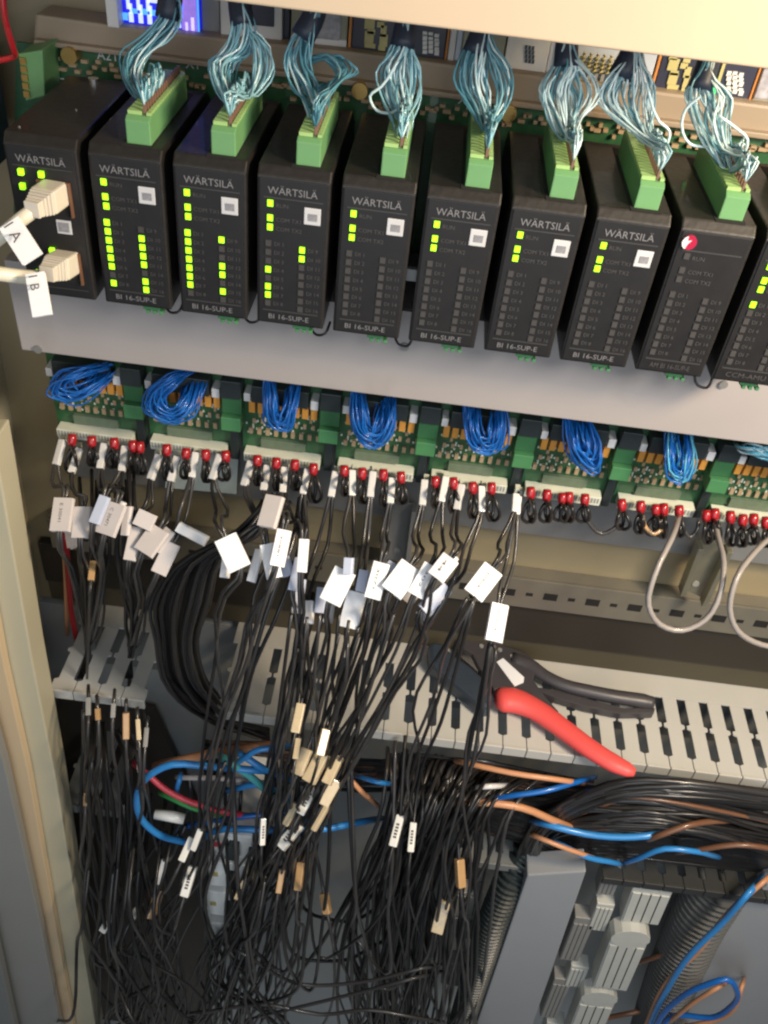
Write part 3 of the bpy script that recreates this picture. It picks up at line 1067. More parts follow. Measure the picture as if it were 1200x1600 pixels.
hb = MB().tube(ctr, [float(r_ * mpp(c)) for r_, c in zip(rad, ctr)], 14)
hb.v = [(x, y, zc_ + (z - zc_) * .9) for x, y, z in hb.v]
bh = hb.build('black_handle', M_TOOLB, tl, smooth=True)
tpoly('handle_ridge', [(838, 1073), (870, 1078), (920, 1092), (975, 1106), (1024, 1106), (1022, 1114), (970, 1115), (915, 1104), (868, 1090), (842, 1080)], .010, M_TOOLB, z0=TZ, bev=.001)
tpoly('white_sticker', [(776, 1034), (786, 1028), (819, 1058), (818, 1066), (804, 1072)], .001, M_TAG, z0=TZ + .0171, bev=.0003)
for a, b_ in ((800, 1026), (781, 1016), (846, 1050), (752, 1010)):
    c = PZ(a, b_, TZ + .017)
    MB().tube([c - np.array([0, 0, .002]), c + np.array([0, 0, .0015])], .0026, 12).build('rivet', M_TERMD, bd)

# ================================================================== wires
# ---- pale teal bundles into the module connectors
TB = [
    (1, [(268, -20), (262, 30), (238, 62), (212, 88), (205, 120), (222, 152), (230, 178)], None, 'first', M_TEALD),
    (2, [(374, 0), (380, 40), (372, 78), (348, 100), (352, 140), (364, 170), (362, 190)], [(376, 30), (405, 70), (410, 110), (392, 150), (368, 178)], 'second', M_TEAL),
    (3, [(492, 20), (472, 60), (466, 95), (478, 130), (492, 165), (494, 200), (492, 215)], [(476, 92), (520, 88), (542, 108), (530, 128), (512, 138)], 'third', M_TEALD),
    (4, [(634, 40), (628, 75), (614, 108), (620, 150), (628, 185), (628, 220), (626, 238)], [(636, 70), (642, 110), (640, 150), (632, 190), (628, 232)], 'fourth', M_TEAL),
    (5, [(752, 50), (740, 85), (734, 130), (748, 165), (758, 200), (756, 240)], [(760, 60), (776, 110), (782, 150), (770, 190), (758, 240)], 'fifth', M_TEALD),
    (6, [(886, 68), (884, 105), (866, 140), (874, 180), (884, 215), (886, 250)], [(888, 80), (906, 120), (916, 150), (900, 190), (886, 245)], 'sixth', M_TEALW),
    (7, [(988, 80), (968, 120), (960, 155), (978, 185), (1004, 215), (1018, 260)], [(998, 85), (1004, 130), (1002, 170), (1012, 210), (1020, 268)], 'seventh', M_TEALW),
    (8, [(1104, 104), (1092, 140), (1102, 180), (1118, 220), (1140, 270), (1146, 286)], [(1106, 110), (1124, 150), (1120, 190), (1132, 235), (1146, 286)], 'eighth', M_TEALW),
]
TDESC = ['twisting bundle of dull teal wires under the blue screen', 'spread bundle of pale teal wires beside the blue screen', 'teal wire bundle with a bulging loop of wires on its right',
         'teal wire bundle with two small loops at its left', 'teal wire bundle splitting around a gap, left of the white unit', 'whitish teal wire bundle hanging below the pale blue unit',
         'whitish teal wire bundle with one loop at its right', 'whitish teal wire bundle at the far right with loops on both sides']
for bi, (mi, g1, g2, nm, mm) in enumerate(TB):
    xc = mi * PITCH + (.49 + .33 * .70) * MW
    r = empty('wire_bundle', (xc, .03, .03))
    tag(r, TDESC[bi], 'wire bundle', 'teal wire bundles rising from the green connectors')
    p0 = P(g1[0][0], g1[0][1], .075)
    p1 = P(g1[1][0], g1[1][1], .070)
    MB().tube(spline([p0 + np.array([0, 0, .012]), p0, p0 * .45 + p1 * .55, p1], .01), [.0075] * 40, 10) if False else None
    pth = spline([p0 + np.array([0, .004, .015]), p0, p1], .006)
    MB().tube(pth, [.0062 + .0016 * k / len(pth) for k in range(len(pth))], 10).build('dark_sleeve', M_NAVY, r, smooth=True)
    for k in range(44):
        g = g1 if (g2 is None or k % 5 < 3) else g2
        n = len(g)
        pole = (k * 5) % 8
        end = np.array([xc, .0145 + pole * .0051, .0255])
        ctl = []
        sx, sy = jit(1), jit(1)
        for q_, (a, b_) in enumerate(g[:-1]):
            tt = q_ / (n - 1)
            spread = 6 + 17 * math.sin(min(1, tt * 1.3) * math.pi) ** .8
            Y = .072 + (end[1] + .012 - .072) * tt ** 1.3 + .010 * sy * tt + jit(.004)
            ctl.append(P(a + sx * spread + jit(5), b_ + jit(6), Y))
        lastY = end[1] * .6 + .016
        up = end + np.array([jit(.003), jit(.003), .006 + rnd.random() * .008])
        ctl = [ctl[0] + np.array([0, .003, .01])] + ctl + [up, end]
        wire('wire', spline(ctl, .008), 1.65, rnd.choices((mm, M_TEAL, M_TEALD, M_TEALW), (4, 2, 1.5, 2.0))[0], r, 5)
# stray loops beside the bundles
for pts, lab in (([(622, 95), (596, 135), (578, 150), (588, 172), (612, 176), (632, 160)], 'single pale loop of wire left of the fourth bundle'),
                 ([(1010, 130), (1030, 190), (1046, 205), (1040, 228), (1022, 240)], 'single teal loop of wire right of the seventh bundle'),
                 ([(1095, 150), (1072, 170), (1065, 195), (1078, 225), (1106, 230)], 'thin pale wire loop left of the eighth bundle'),
                 ([(1122, 180), (1150, 200), (1168, 218), (1160, 245), (1142, 262)], 'pale wire loop right of the eighth bundle')):
    tag(wire('loose_wire', wpath(pts, .05, .008), 2.4, M_TEALW, None, 6), lab, 'wire', 'stray loops beside the teal bundles')

# ---- blue loops on the terminal boards
BL = [
    ([(165, 588), (120, 582), (92, 590), (84, 612), (108, 622), (140, 610), (170, 600)], 'leftmost coil of blue wires, squeezed into the corner', M_BLUE),
    ([(300, 590), (262, 592), (238, 612), (236, 640), (262, 654), (292, 642), (312, 612)], 'round coil of blue wires on the second board', M_BLUE),
    ([(418, 598), (420, 630), (430, 662), (444, 670), (456, 645), (464, 612)], 'narrow drooping blue wire loop on the third board', M_BLUE),
    ([(552, 612), (554, 650), (566, 684), (584, 694), (602, 672), (614, 634)], 'deep drooping blue wire loop on the fourth board', M_BLUE),
    ([(726, 640), (734, 676), (752, 700), (774, 702), (784, 676), (782, 645)], 'drooping blue wire loop on the fifth board', M_BLUE),
    ([(886, 660), (894, 690), (912, 720), (930, 730), (934, 712), (918, 666)], 'thick blue wire tail leaning right on the sixth board', M_BLUE),
    ([(1042, 680), (1046, 715), (1050, 742), (1066, 748), (1076, 728), (1074, 688)], 'blue wire loop with cyan lower ends on the seventh board', M_BLUE),
    ([(1150, 712), (1172, 702), (1200, 706), (1222, 716), (1240, 735), (1225, 760)], 'cyan wire bunch at the right edge', M_CYAN)]
for i, (g, lab, mm) in enumerate(BL):
    r = empty('blue_wire_loop', P(g[0][0], g[0][1], .10))
    tag(r, lab, 'wire bundle', 'blue wire loops on the green boards')
    for k in range(38):
        sc, ox, oy = rnd.uniform(-.6, .12), jit(9), jit(8)
        cx_ = sum(a for a, _ in g) / len(g)
        cy_ = sum(b_ for _, b_ in g) / len(g)
        ctl = []
        yo = jit(.010)
        for q_, (a, b_) in enumerate(g):
            e = 1 if 0 < q_ < len(g) - 1 else .4
            ctl.append(P(cx_ + (a - cx_) * (1 + sc) + ox * e + jit(4), cy_ + (b_ - cy_) * (1 + sc * .7) + oy * e + jit(5),
                         (.100 if e < 1 else .088 + yo)))
        ctl[0] = ctl[0] + np.array([0, .004, .008])
        ctl[-1] = ctl[-1] + np.array([0, .004, .006])
        m_ = mm
        if i == 6 and k % 3 == 0:
            m_ = M_CYAN
        if i == 7 and k % 3 == 0:
            m_ = M_TEALW
        wire('wire', spline(ctl, .008), 1.45, m_, r, 5)

# ---- red sleeved loops
REDS = [[(113, 687), (143, 690), (178, 693), (207, 697), (218, 699)], [(260, 703), (291, 709), (321, 711), (352, 713)], [(402, 720), (432, 724), (461, 727), (490, 733)],
        [(538, 736), (566, 740), (599, 742), (626, 746)], [(680, 753), (708, 755), (738, 762), (768, 763)], [(829, 770), (855, 774), (879, 779), (889, 778), (914, 781)],
        [(971, 789), (1001, 792), (1025, 797), (1037, 796), (1061, 799)], [(1104, 806), (1117, 804), (1141, 808), (1161, 813), (1178, 812), (1197, 817)]]
BN = ['leftmost', 'second', 'third', 'fourth', 'fifth', 'sixth', 'seventh', 'rightmost']
for bi, lst in enumerate(REDS):
    for k, (a, b_) in enumerate(lst):
        r = empty('sleeved_wire_loop', P(a, b_, .10))
        tag(r, 'black wire loop in a red sleeve, %s from the left under the %s green board' % (ordinal(k), BN[bi]), 'wire loop', 'red sleeved wire loops under the boards')
        top, bot = P(a, b_ - 9, .100), P(a + jit(1.5), b_ + 9, .095)
        MB().tube(spline([top, bot], .006), [.0036] + [.0041] * 2 + [.0033], 10).build('red_sleeve', M_RED, r, smooth=True)
        big = bi >= 5
        L = rnd.uniform(32, 46) if not big else rnd.uniform(30, 42)
        wdt = rnd.uniform(9, 16) if not big else rnd.uniform(10, 20)
        sgn = rnd.choice((-1, 1))
        for q_ in range(2):
            dx = sgn * wdt * (1 if q_ == 0 else -.55)
            pts = [(a + (-2 if q_ else 2), b_ + 7, .096), (a + dx * .5, b_ + L * .5, .088 - .008 * q_), (a + dx * .8, b_ + L * .95, .086), (a + dx * .2, b_ + L * 1.12, .090), (a - dx * .35, b_ + L * .75, .098),
                   (a - dx * .2, b_ + 10, .102)]
            wire('wire', wpath(pts, step=.012), 3.0, M_BLKW, r, 6)
# linking loops on the right-hand boards
for k, (a, b_, c, d, dip) in enumerate(((914, 788, 968, 796, 42), (1001, 800, 1030, 804, 34), (1064, 806, 1092, 812, 30))):
    w_ = wire('link_wire', wpath([(a, b_, .094), (a + 4, b_ + dip * .6, .088), ((a + c) / 2, (b_ + d) / 2 + dip, .085), (c - 4, d + dip * .6, .088), (c, d, .094)], step=.01), 3.4, M_BLKW2)
    tag(w_, 'dark wire linking two red sleeves, %s from the left on the right-hand boards' % ordinal(k), 'wire', 'link wires between red sleeves')
tw_ = wire('twist_tie', wpath([(1003, 806, .088), (1010, 826, .082), (1022, 834, .08), (1034, 826, .084)], step=.01), 3.5, M_SLVT)
tag(tw_, 'short yellowish wire curled below the seventh board', 'wire')
# two grey hanging loops at the right
lp = wire('grey_wire_loop', wpath([(1061, 806, .095), (1050, 840, .05), (1022, 900, .02), (1013, 945, .01), (1030, 975, .005), (1066, 985, .005), (1102, 968, .01), (1126, 925, .02), (1131, 880, .04), (1122, 840, .07), (1117, 812, .095)], step=.015), 4.6, M_GRYW, None, 8)
tag(lp, 'large pale grey wire loop hanging below the boards at the right', 'wire loop')
lp = wire('grey_wire_loop', wpath([(1215, 832, .09), (1180, 862, .05), (1150, 905, .02), (1140, 950, .01), (1152, 985, .005), (1178, 1003, .005), (1215, 1010, .01), (1260, 980, .03)], step=.015), 4.6, M_GRYW, None, 8)
tag(lp, 'large grey wire loop cut off by the right edge', 'wire loop')

# ---- tagged wires
IMR, IMD = CR[0], CR[1]


def img_frame(angle_deg, tilt_x, tilt_y):
    an = math.radians(angle_deg)
    n = -CR[2] + IMR * tilt_x + IMD * tilt_y
    n = n / np.linalg.norm(n)
    long_ = -(math.sin(an) * IMR - math.cos(an) * IMD)          # points down the picture
    long_ = long_ - n * (long_ @ n)
    long_ /= np.linalg.norm(long_)
    wid = np.cross(n, long_)
    if wid @ IMR < 0:
        wid = -wid
    return long_, wid, n


def add_tag(root, c, fr, W_, L_, material, text=None, thick=.0032):
    k = mpp(c)
    lo, wi, n = fr
    q = MB()
    q.obox(c + n * thick * .8, wi * W_ * k / 2, lo * L_ * k / 2, n * thick * .22)
    q.obox(c - n * thick * .8, wi * W_ * k / 2 * .97, lo * L_ * k / 2 * .97, n * thick * .22)
    q.tube([c - lo * L_ * k / 2 + wi * W_ * k * .42, c + lo * L_ * k / 2 + wi * W_ * k * .42], thick * .85, 8)
    t = q.build('tag', material, root, bevel=.0003)
    if text:
        q = MB()
        put_text(q, text, c + n * (thick * 1.06) - lo * L_ * k * .33 - wi * W_ * k * .12, lo, wi, width=L_ * k * .56, height=W_ * k * .17)
        q.build('lettering', M_INK, t, recalc=False)
    return t


def add_sleeve(root, c, fr, W_, L_, material, name='marker_sleeve', rmin=4.3):
    k = mpp(c)
    lo, wi, n = fr
    th = max(W_ * .36, rmin) * k
    q = MB()
    q.obox(c, wi * max(W_ * .42, rmin) * k, lo * L_ * k / 2, n * th)
    return q.build(name, material, root, bevel=min(.0012, W_ * k * .14))


T = [  # start sleeve, tag (x,y,w,l,angle), material, text, lower path, label
    ((93, 707), (97, 805, 29, 54, 2), 'P', 'E 30041', [(112, 880), (132, 960), (132, 1030), (126, 1120), (128, 1300), (150, 1460), (160, 1640)], 'dull white tag nearest the left wall, on two black wires'),
    ((118, 720), (128, 817, 26, 50, 0), 'P', None, [(134, 900), (140, 980), (139, 1050), (136, 1140), (142, 1320), (170, 1480), (180, 1640)], 'white tag painted dim pinkish, half hidden between two white tags at the left'),
    ((160, 713), (173, 811, 33, 52, 17), 'P', 'C 30471', [(160, 900), (150, 980), (148, 1050), (152, 1150), (170, 1330), (190, 1480), (205, 1640)], 'larger slanted white tag with writing, third from the left wall'),
    ((193, 717), (155, 797, 14, 46, 18), 'B', None, [(158, 880), (152, 970), (150, 1050), (165, 1170), (195, 1340), (215, 1480), (235, 1640)], 'narrow bluish tag peeping out behind the slanted white tag'),
    ((242, 730), (207, 850, 17, 54, 10), 'P', None, [(211, 930), (212, 990), (206, 1040), (190, 1150), (188, 1330), (240, 1500), (250, 1640)], 'narrow dull tag above the left duct piece'),
    ((272, 733), (237, 845, 32, 46, 30), 'P', None, [(224, 930), (214, 990), (208, 1040), (200, 1150), (205, 1330), (260, 1500), (280, 1640)], 'brownish slanted tag above the left duct piece'),
    ((303, 727), (258, 872, 22, 52, 25), 'P', None, [(232, 940), (217, 1000), (210, 1045), (215, 1160), (222, 1330), (280, 1500), (310, 1640)], 'dull tag tilted right beside the coil of black cable'),
    ((338, 730), (363, 864, 34, 55, -25), 'W', None, [(352, 930), (342, 1010), (334, 1100), (318, 1220), (295, 1340), (240, 1450), (200, 1640)], 'white tag tilted left in front of the black coil'),
    ((387, 740), (422, 877, 22, 55, -12), 'W', None, [(402, 940), (378, 1030), (352, 1130), (330, 1240), (300, 1350), (262, 1450), (235, 1640)], 'upright narrow white tag right of the black coil'),
    ((415, 747), (437, 856, 20, 58, 12), 'W', '30881', [(415, 930), (392, 1020), (366, 1130), (345, 1250), (320, 1360), (290, 1470), (262, 1640)], 'bluish white tag just right above the narrow upright tag'),
    ((443, 750), (472, 868, 11, 52, 4), 'W', None, [(468, 960), (452, 1050), (440, 1150), (420, 1260), (385, 1380), (330, 1500), (300, 1640)], 'thin tag seen edge-on left of the bright white tags'),
    ((477, 753), (463, 897, 14, 52, 12), 'B', None, [(462, 960), (455, 1050), (446, 1150), (424, 1260), (375, 1380), (340, 1500), (330, 1640)], 'blue grey narrow tag beside the edge-on tag'),
    ((477, 757), (465, 932, 14, 55, 8), 'B', None, [(470, 985), (466, 1060), (452, 1160), (432, 1270), (395, 1390), (362, 1500), (355, 1640)], 'lowest blue grey tag left of the bright white tags'),
    ((521, 757), (479, 957, 17, 36, 0), 'W', None, [(480, 1010), (474, 1080), (462, 1170), (440, 1280), (405, 1400), (380, 1500), (370, 1640)], 'short white tag under the blue grey tags'),
    ((550, 755), (527, 916, 33, 56, 25), 'W', None, [(512, 990), (492, 1080), (474, 1180), (455, 1290), (430, 1400), (410, 1500), (400, 1640)], 'bright blank white tag, upper one of the two in the centre'),
    ((581, 757), (550, 952, 29, 58, 14), 'W', None, [(540, 1010), (520, 1090), (494, 1190), (468, 1290), (440, 1400), (425, 1500), (430, 1640)], 'bright blank white tag, lower one of the two in the centre'),
    ((611, 767), (588, 907, 23, 58, 15), 'W', '3071', [(572, 985), (545, 1070), (510, 1170), (470, 1270), (410, 1380), (370, 1490), (350, 1640)], 'white tag with faint writing right of the two blank tags'),
    ((662, 770), (626, 905, 35, 54, 36), 'W', None, [(606, 985), (572, 1070), (530, 1170), (480, 1275), (420, 1370), (350, 1470), (320, 1640)], 'large bright white tag tilted right, fourth from the lone right tags'),
    ((693, 765), (661, 906, 25, 54, 30), 'W', '302', [(632, 980), (590, 1070), (540, 1170), (492, 1270), (430, 1370), (370, 1460), (340, 1640)], 'white tag overlapping the right side of the large tilted tag'),
    ((718, 777), (692, 887, 26, 40, 36), 'W', '44', [(664, 960), (612, 1060), (556, 1160), (505, 1262), (440, 1370), (388, 1470), (352, 1640)], 'small white tag highest of the right hand cluster'),
    ((752, 780), (679, 935, 19, 54, 50), 'B', None, [(660, 1000), (614, 1080), (566, 1170), (515, 1270), (450, 1380), (400, 1480), (372, 1640)], 'greyish tag lying almost flat below the small white tag'),
    ((805, 786), (754, 909, 33, 54, 38), 'W', '30904', [(735, 940), (692, 1010), (666, 1085), (650, 1180), (635, 1290), (628, 1400), (640, 1500), (650, 1640)], 'lone white tag with writing above the jaws of the tool'),
    ((808, 790), (775, 973, 26, 60, 14), 'W', '30504', [(769, 1010), (764, 1060), (748, 1150), (730, 1230), (720, 1350), (704, 1450), (690, 1540), (686, 1640)], 'lone white tag with writing in front of the tool body'),
]
TM = {'W': M_TAG, 'P': M_TAGP, 'B': M_TAGB}
SLOTX = (137, 204)
for i, (sl, tg_, mt, txt, low, lab) in enumerate(T):
    tx, ty, tw, tlh, ta = tg_
    yt = .005 if tx > 300 else .03
    r = empty('tagged_wire', P(tx, ty, yt))
    tag(r, lab, 'tagged wire', 'black wire pairs with marker tags')
    c = P(tx, ty, yt)
    k_ = mpp(c)
    fr = img_frame(ta, jit(.25), -.15 + jit(.2))
    sc = P(sl[0], sl[1], .090)
    sfr = img_frame(rnd.uniform(2, 14), jit(.3), -.3)
    if i != 12:
        add_sleeve(r, sc, sfr, 13, 42 if i < 21 else 30, M_SLVG if i != 22 else M_SLVW, 'grey_sleeve')
        MB().box(*(lambda c: (c[0] - .0022, c[0] + .0022, .104, .110, c[2] - .005, c[2] + .002))(P(sl[0] + 4, sl[1] - 22, .106))).build('pin_clamp', M_STRIP, r)
    for k in range(2):
        o_ = 4.5 if k else -4.5
        w_off = fr[1] * o_ * .45 * k_
        up = [sc - sfr[0] * 15 * k_, sc + sfr[0] * 16 * k_ + sfr[1] * o_ * .4 * k_,
              (sl[0] + (tx - sl[0]) * .35 + o_ * 1.3 + jit(5), sl[1] + 14 + (ty - sl[1]) * .40, .058 + jit(.01)),
              c - fr[0] * tlh * .85 * k_ + w_off * 2 + fr[2] * .001, c - fr[0] * tlh * .5 * k_ + w_off, c - fr[0] * tlh * .2 * k_ + w_off, c + fr[0] * tlh * .2 * k_ + w_off, c + fr[0] * tlh * .55 * k_ + w_off]
        dn = []
        for q_, (a, b_) in enumerate(low):
            Yl = (-.010 if tx > 300 else .012) - .003 * q_ + jit(.012)
            if tx < 260:
                a += 0
                Yl = (.035, .06, 0, .062, .03, .01, .0)[q_] + jit(.006)
                if q_ > 2 and k == 1:
                    continue
                if q_ == 2:
                    dn.append(PZ(SLOTX[0 if tx < 200 else 1] + jit(3), 1016 + jit(14), DZ))
                    continue
            sp_ = (.7 + .35 * q_) if tx > 300 else (.6 + .12 * q_)
            dn.append((a + o_ * sp_ + jit(4 + 4.5 * q_), b_ + jit(8), Yl))
        wire('wire', wpath(up + dn, step=.025), 2.7 if tx > 300 else 2.6, rnd.choice((M_BLKW, M_BLKW2, M_BLKW2)), r, 6)
    add_tag(r, c, fr, tw, tlh, TM[mt], txt)

XT = [(198, 814, 10, 46, 4, 'P', 'thin tag edge right of the slanted white tag at the left'), (226, 812, 28, 26, 25, 'P', 'short dull tag behind the brownish slanted tag'),
      (112, 842, 14, 30, -18, 'P', 'small tag corner below the tag nearest the wall'), (300, 836, 14, 52, -62, 'W', 'tag lying sideways on top of the black coil'),
      (398, 884, 9, 52, 10, 'W', 'thin tag seen edge-on left of the upright narrow tag'), (353, 880, 10, 46, 4, 'W', 'thin tag edge under the tag tilted left'),
      (423, 800, 28, 52, 10, 'P', 'dull tag hanging high behind the wires right of the coil'), (446, 886, 17, 30, -20, 'B', 'bluish tag corner below the bluish white tag'),
      (500, 938, 14, 40, 6, 'B', 'blue grey tag hidden behind the upper blank tag'), (512, 958, 12, 30, 10, 'W', 'small pale tag left of the lower blank tag'),
      (543, 884, 12, 26, 4, 'B', 'small dim tag peeping above the upper blank tag'), (604, 898, 14, 44, 28, 'B', 'bluish tag between the two tilted white tags'),
      (566, 908, 15, 34, 10, 'B', 'bluish tag sliver right of the upper blank tag'), (645, 925, 20, 36, 40, 'P', 'dull tag tucked under the large tilted tag'), (700, 878, 14, 28, 40, 'W', 'small tag corner at the top right of the tag cluster'),
      (670, 950, 16, 40, 48, 'B', 'lowest greyish tag of the right hand cluster'), (252, 842, 20, 40, 35, 'P', 'dull tag sliver behind the tag beside the coil'), (180, 800, 16, 40, 24, 'W', 'pale tag behind the slanted white tag')]
for x, y, W_, L_, a, mt, lab in XT:
    Yt = .014 if x > 300 else .04
    c = P(x, y, Yt)
    r = empty('marker_tag', c)
    tag(r, lab, 'marker tag', 'loose marker tags among the wires')
    add_tag(r, c, img_frame(a, jit(.3), -.15 + jit(.2)), W_, L_, TM[mt])

# ---- wires with marker sleeves low down
SLV = [  # x, y, w, l, angle, material, start (px at the top), label
    (466, 1122, 17, 46, 10, 'C', (470, 960), 'cream sleeve high up on a wire just below the duct gap'),
    (464, 1170, 9, 32, 6, 'C', (480, 965), 'thin cream sleeve right below the highest cream sleeve'),
    (472, 1190, 21, 42, 20, 'C', (500, 960), 'wide cream sleeve left of the broad tan one'),
    (494, 1199, 25, 50, 25, 'C', (530, 960), 'broad cream sleeve in the middle of the sleeve cluster'),
    (504, 1160, 17, 42, 18, 'C', (545, 970), 'upper cream sleeve above the broad one'),
    (520, 1203, 19, 46, 22, 'C', (580, 950), 'cream sleeve at the right end of the cluster'),
    (515, 1237, 21, 44, 30, 'C', (600, 950), 'glossy cream sleeve below the right end of the cluster'),
    (481, 1250, 15, 48, 26, 'W', (560, 980), 'long white sleeve running down left of the cluster'),
    (500, 1276, 14, 46, 26, 'C', (615, 960), 'slim cream sleeve at the lower tip of the cluster'),
    (455, 1272, 12, 40, 30, 'C', (530, 990), 'slim tan shaded sleeve left of the long white one'),
    (453, 1306, 20, 46, 36, 'W', (560, 990), 'white sleeve at the bottom left of the cluster'),
    (410, 1299, 10, 42, 3, 'W', (455, 960), 'upright white sleeve beside the blue cable end'),
    (620, 1298, 15, 48, 12, 'W', (738, 938), 'white sleeve, left one of the pair on the black curtain'),
    (644, 1308, 12, 44, 4, 'W', (740, 940), 'white sleeve, right one of the pair on the black curtain'),
    (719, 1364, 16, 44, -3, 'T', (767, 1004), 'orange tan sleeve on the wire below the red handle'),
    (689, 1431, 22, 52, 14, 'C', (765, 1006), 'large cream sleeve at the lower right of the curtain'),
    (438, 1376, 11, 38, 10, 'T', (470, 1150), 'tan sleeve, left one of the two below the cluster'),
    (468, 1369, 14, 42, 3, 'T', (490, 1150), 'tan sleeve, right one of the two below the cluster'),
    (509, 1411, 15, 32, -12, 'T', (482, 1260), 'short tan sleeve hanging alone before the grey plate'),
    (376, 1390, 9, 32, 25, 'C', (430, 1240), 'thin cream sleeve in front of the circuit breakers'),
    (168, 1442, 13, 30, 28, 'W', (260, 1300), 'white sleeve nearest the door post at the lower left'),
    (213, 1423, 12, 27, 30, 'W', (280, 1300), 'small white sleeve, second from the door post'),
    (242, 1412, 19, 44, 16, 'T', (290, 1290), 'large tan sleeve at the lower left'),
    (253, 1362, 13, 38, 16, 'W', (300, 1250), 'pale sleeve above the large tan one at the lower left'),
    (295, 1377, 16, 46, 15, 'W', (330, 1250), 'bright white sleeve with dark print left of the breakers'),
    (292, 1327, 13, 38, 22, 'W', (345, 1200), 'white sleeve, lower one of the two by the blue loop end'),
    (308, 1311, 11, 38, 22, 'W', (352, 1190), 'white sleeve, upper one of the two by the blue loop end'),
    (138, 1104, 9, 28, -4, 'G', (132, 1010), 'dull sleeve, leftmost below the left duct piece'),
    (153, 1116, 6, 18, -8, 'T', (140, 1010), 'thin dull sleeve, second below the left duct piece'),
    (177, 1110, 7, 22, 2, 'G', (160, 1010), 'dull sleeve, third below the left duct piece'),
    (197, 1134, 12, 42, 0, 'T', (205, 1020), 'longest dull sleeve below the left duct piece'),
    (216, 1140, 7, 32, -3, 'C', (210, 1020), 'pale thin sleeve at the right end below the left duct piece'),
    (228, 1152, 7, 30, 4, 'G', (212, 1020), 'pale sleeve just beyond the end of the left duct piece'),
    (217, 1188, 9, 38, -6, 'W', (208, 1030), 'white sleeve in the dark left of the blue cable loop'),
    (135, 1243, 8, 32, 4, 'T', (130, 1110), 'tan sleeve in front of the dim lower comb'),
    (144, 892, 12, 32, 4, 'T', (150, 800), 'tan sleeve on the wires above the left duct piece'),
]
SM = {'G': M_TERMD, 'C': M_SLV, 'W': M_SLVW, 'T': M_SLVT}
for i, (sx, sy, sw2, sl2, sa, mt, st_, lab) in enumerate(SLV):
    left = sx < 260
    Y0 = (.0 if left else -.03) + jit(.006)
    if sy < 1000:
        Y0 = .03
    r = empty('marked_wire', P(sx, sy, Y0))
    tag(r, 'black wire with a ' + lab, 'marked wire', 'black wires with marker sleeves')
    an = math.radians(sa)
    dx, dy = math.sin(an), -math.cos(an)
    if left:
        end = [(sx + jit(12) + 5, sy + 110 if sy < 1400 else sy + 80, Y0), (sx + 20 + jit(40), 1480 if sy < 1350 else sy + 140, Y0), (sx + 40 + jit(60), 1640, Y0)]
    else:
        end = [(sx - dx * 80 + jit(12), sy - dy * 80, Y0), (sx - dx * 130 + jit(30), sy + 170, Y0 + .01), (sx - dx * 190 + jit(50) - (60 if 430 < sx < 560 else 0), max(1640, sy + 260), Y0 + .01)]
    c = P(sx, sy, Y0)
    k = mpp(c)
    fr = img_frame(sa, jit(.5), -.2 + jit(.3))
    thru = [c - fr[0] * sl2 * .9 * k, c - fr[0] * sl2 * .5 * k, c, c + fr[0] * sl2 * .5 * k, c + fr[0] * sl2 * .9 * k]
    pts = [(st_[0], st_[1], Y0 + .018), ((st_[0] + sx + dx * 40) / 2 + jit(4), (st_[1] + sy + dy * 40) / 2, Y0 + .005)] + thru + end
    if left and 1050 < sy < 1200:
        pts = [(sx * .9 + 16, 1094, .064), (sx, max(1100, sy - 20), .04)] + thru + end
    if sx == 144:
        pts = [(st_[0], st_[1], .035), (148, 860, .03)] + thru + [(140, 930, .03), (138, 1000, .05), (136, 1060, .05)]
    wire('wire', wpath(pts, step=.025), 2.7, rnd.choice((M_BLKW, M_BLKW2)), r, 6)
    sv = add_sleeve(r, c, fr, sw2, sl2, SM[mt], rmin=3.4 if left else 4.3)
    if mt == 'W' and sl2 > 40:
        lo, wi, n = fr
        q = MB()
        for t_ in (-.2, -.1, 0, .1, .2):
            q.obox(c + n * max(sw2 * .36, 4.3) * k + lo * sl2 * k * t_, wi * sw2 * k * .16, lo * sl2 * k * .03, n * .0004)
        q.build('sleeve_print', M_INK, sv, recalc=False)


# ---- bundles of plain black wires
def bundle(name, label, cat, origin, n, fn, rpx, mats_, wts, step=.025, group=None):
    r = empty(name, origin)
    tag(r, label, cat, group)
    for k in range(n):
        pts = fn(k)
        wire('wire', wpath(pts, step=step), rpx * rnd.uniform(.85, 1.15), rnd.choices(mats_, wts)[0], r, 6)
    return r


BW = (M_BLKW, M_BLKW2)


def coil(k):
    t = k / 33.0
    a = jit(5)
    dep = .03 + .07 * rnd.random()
    return [(452 - 40 * rnd.random() + a, 770 + 25 * rnd.random(), dep + .02), (420 - 55 * t + a, 815 + 20 * t, dep), (345 - 75 * t + a, 872 + 18 * t, dep - .012), (285 - 48 * t + 85 * (1 - t) * .5 + a, 940 + 10 * t, dep - .02),
            (246 + 62 * (1 - t) + a, 1000 + jit(5), dep - .025), (256 + 62 * (1 - t) + a, 1060 + jit(5), dep - .025), (298 + 40 * (1 - t) + a, 1106 + jit(8) - 16 * (1 - t), dep - .01), (350 + 20 * (1 - t), 1130 + jit(8), dep + .02), (420, 1150 + jit(12), .10)]


bundle('cable_coil', 'thick black coil of cable sweeping left between the two duct pieces', 'cable coil', P(300, 1000, .05), 34, coil, 3.5, BW, (3, 1.4))


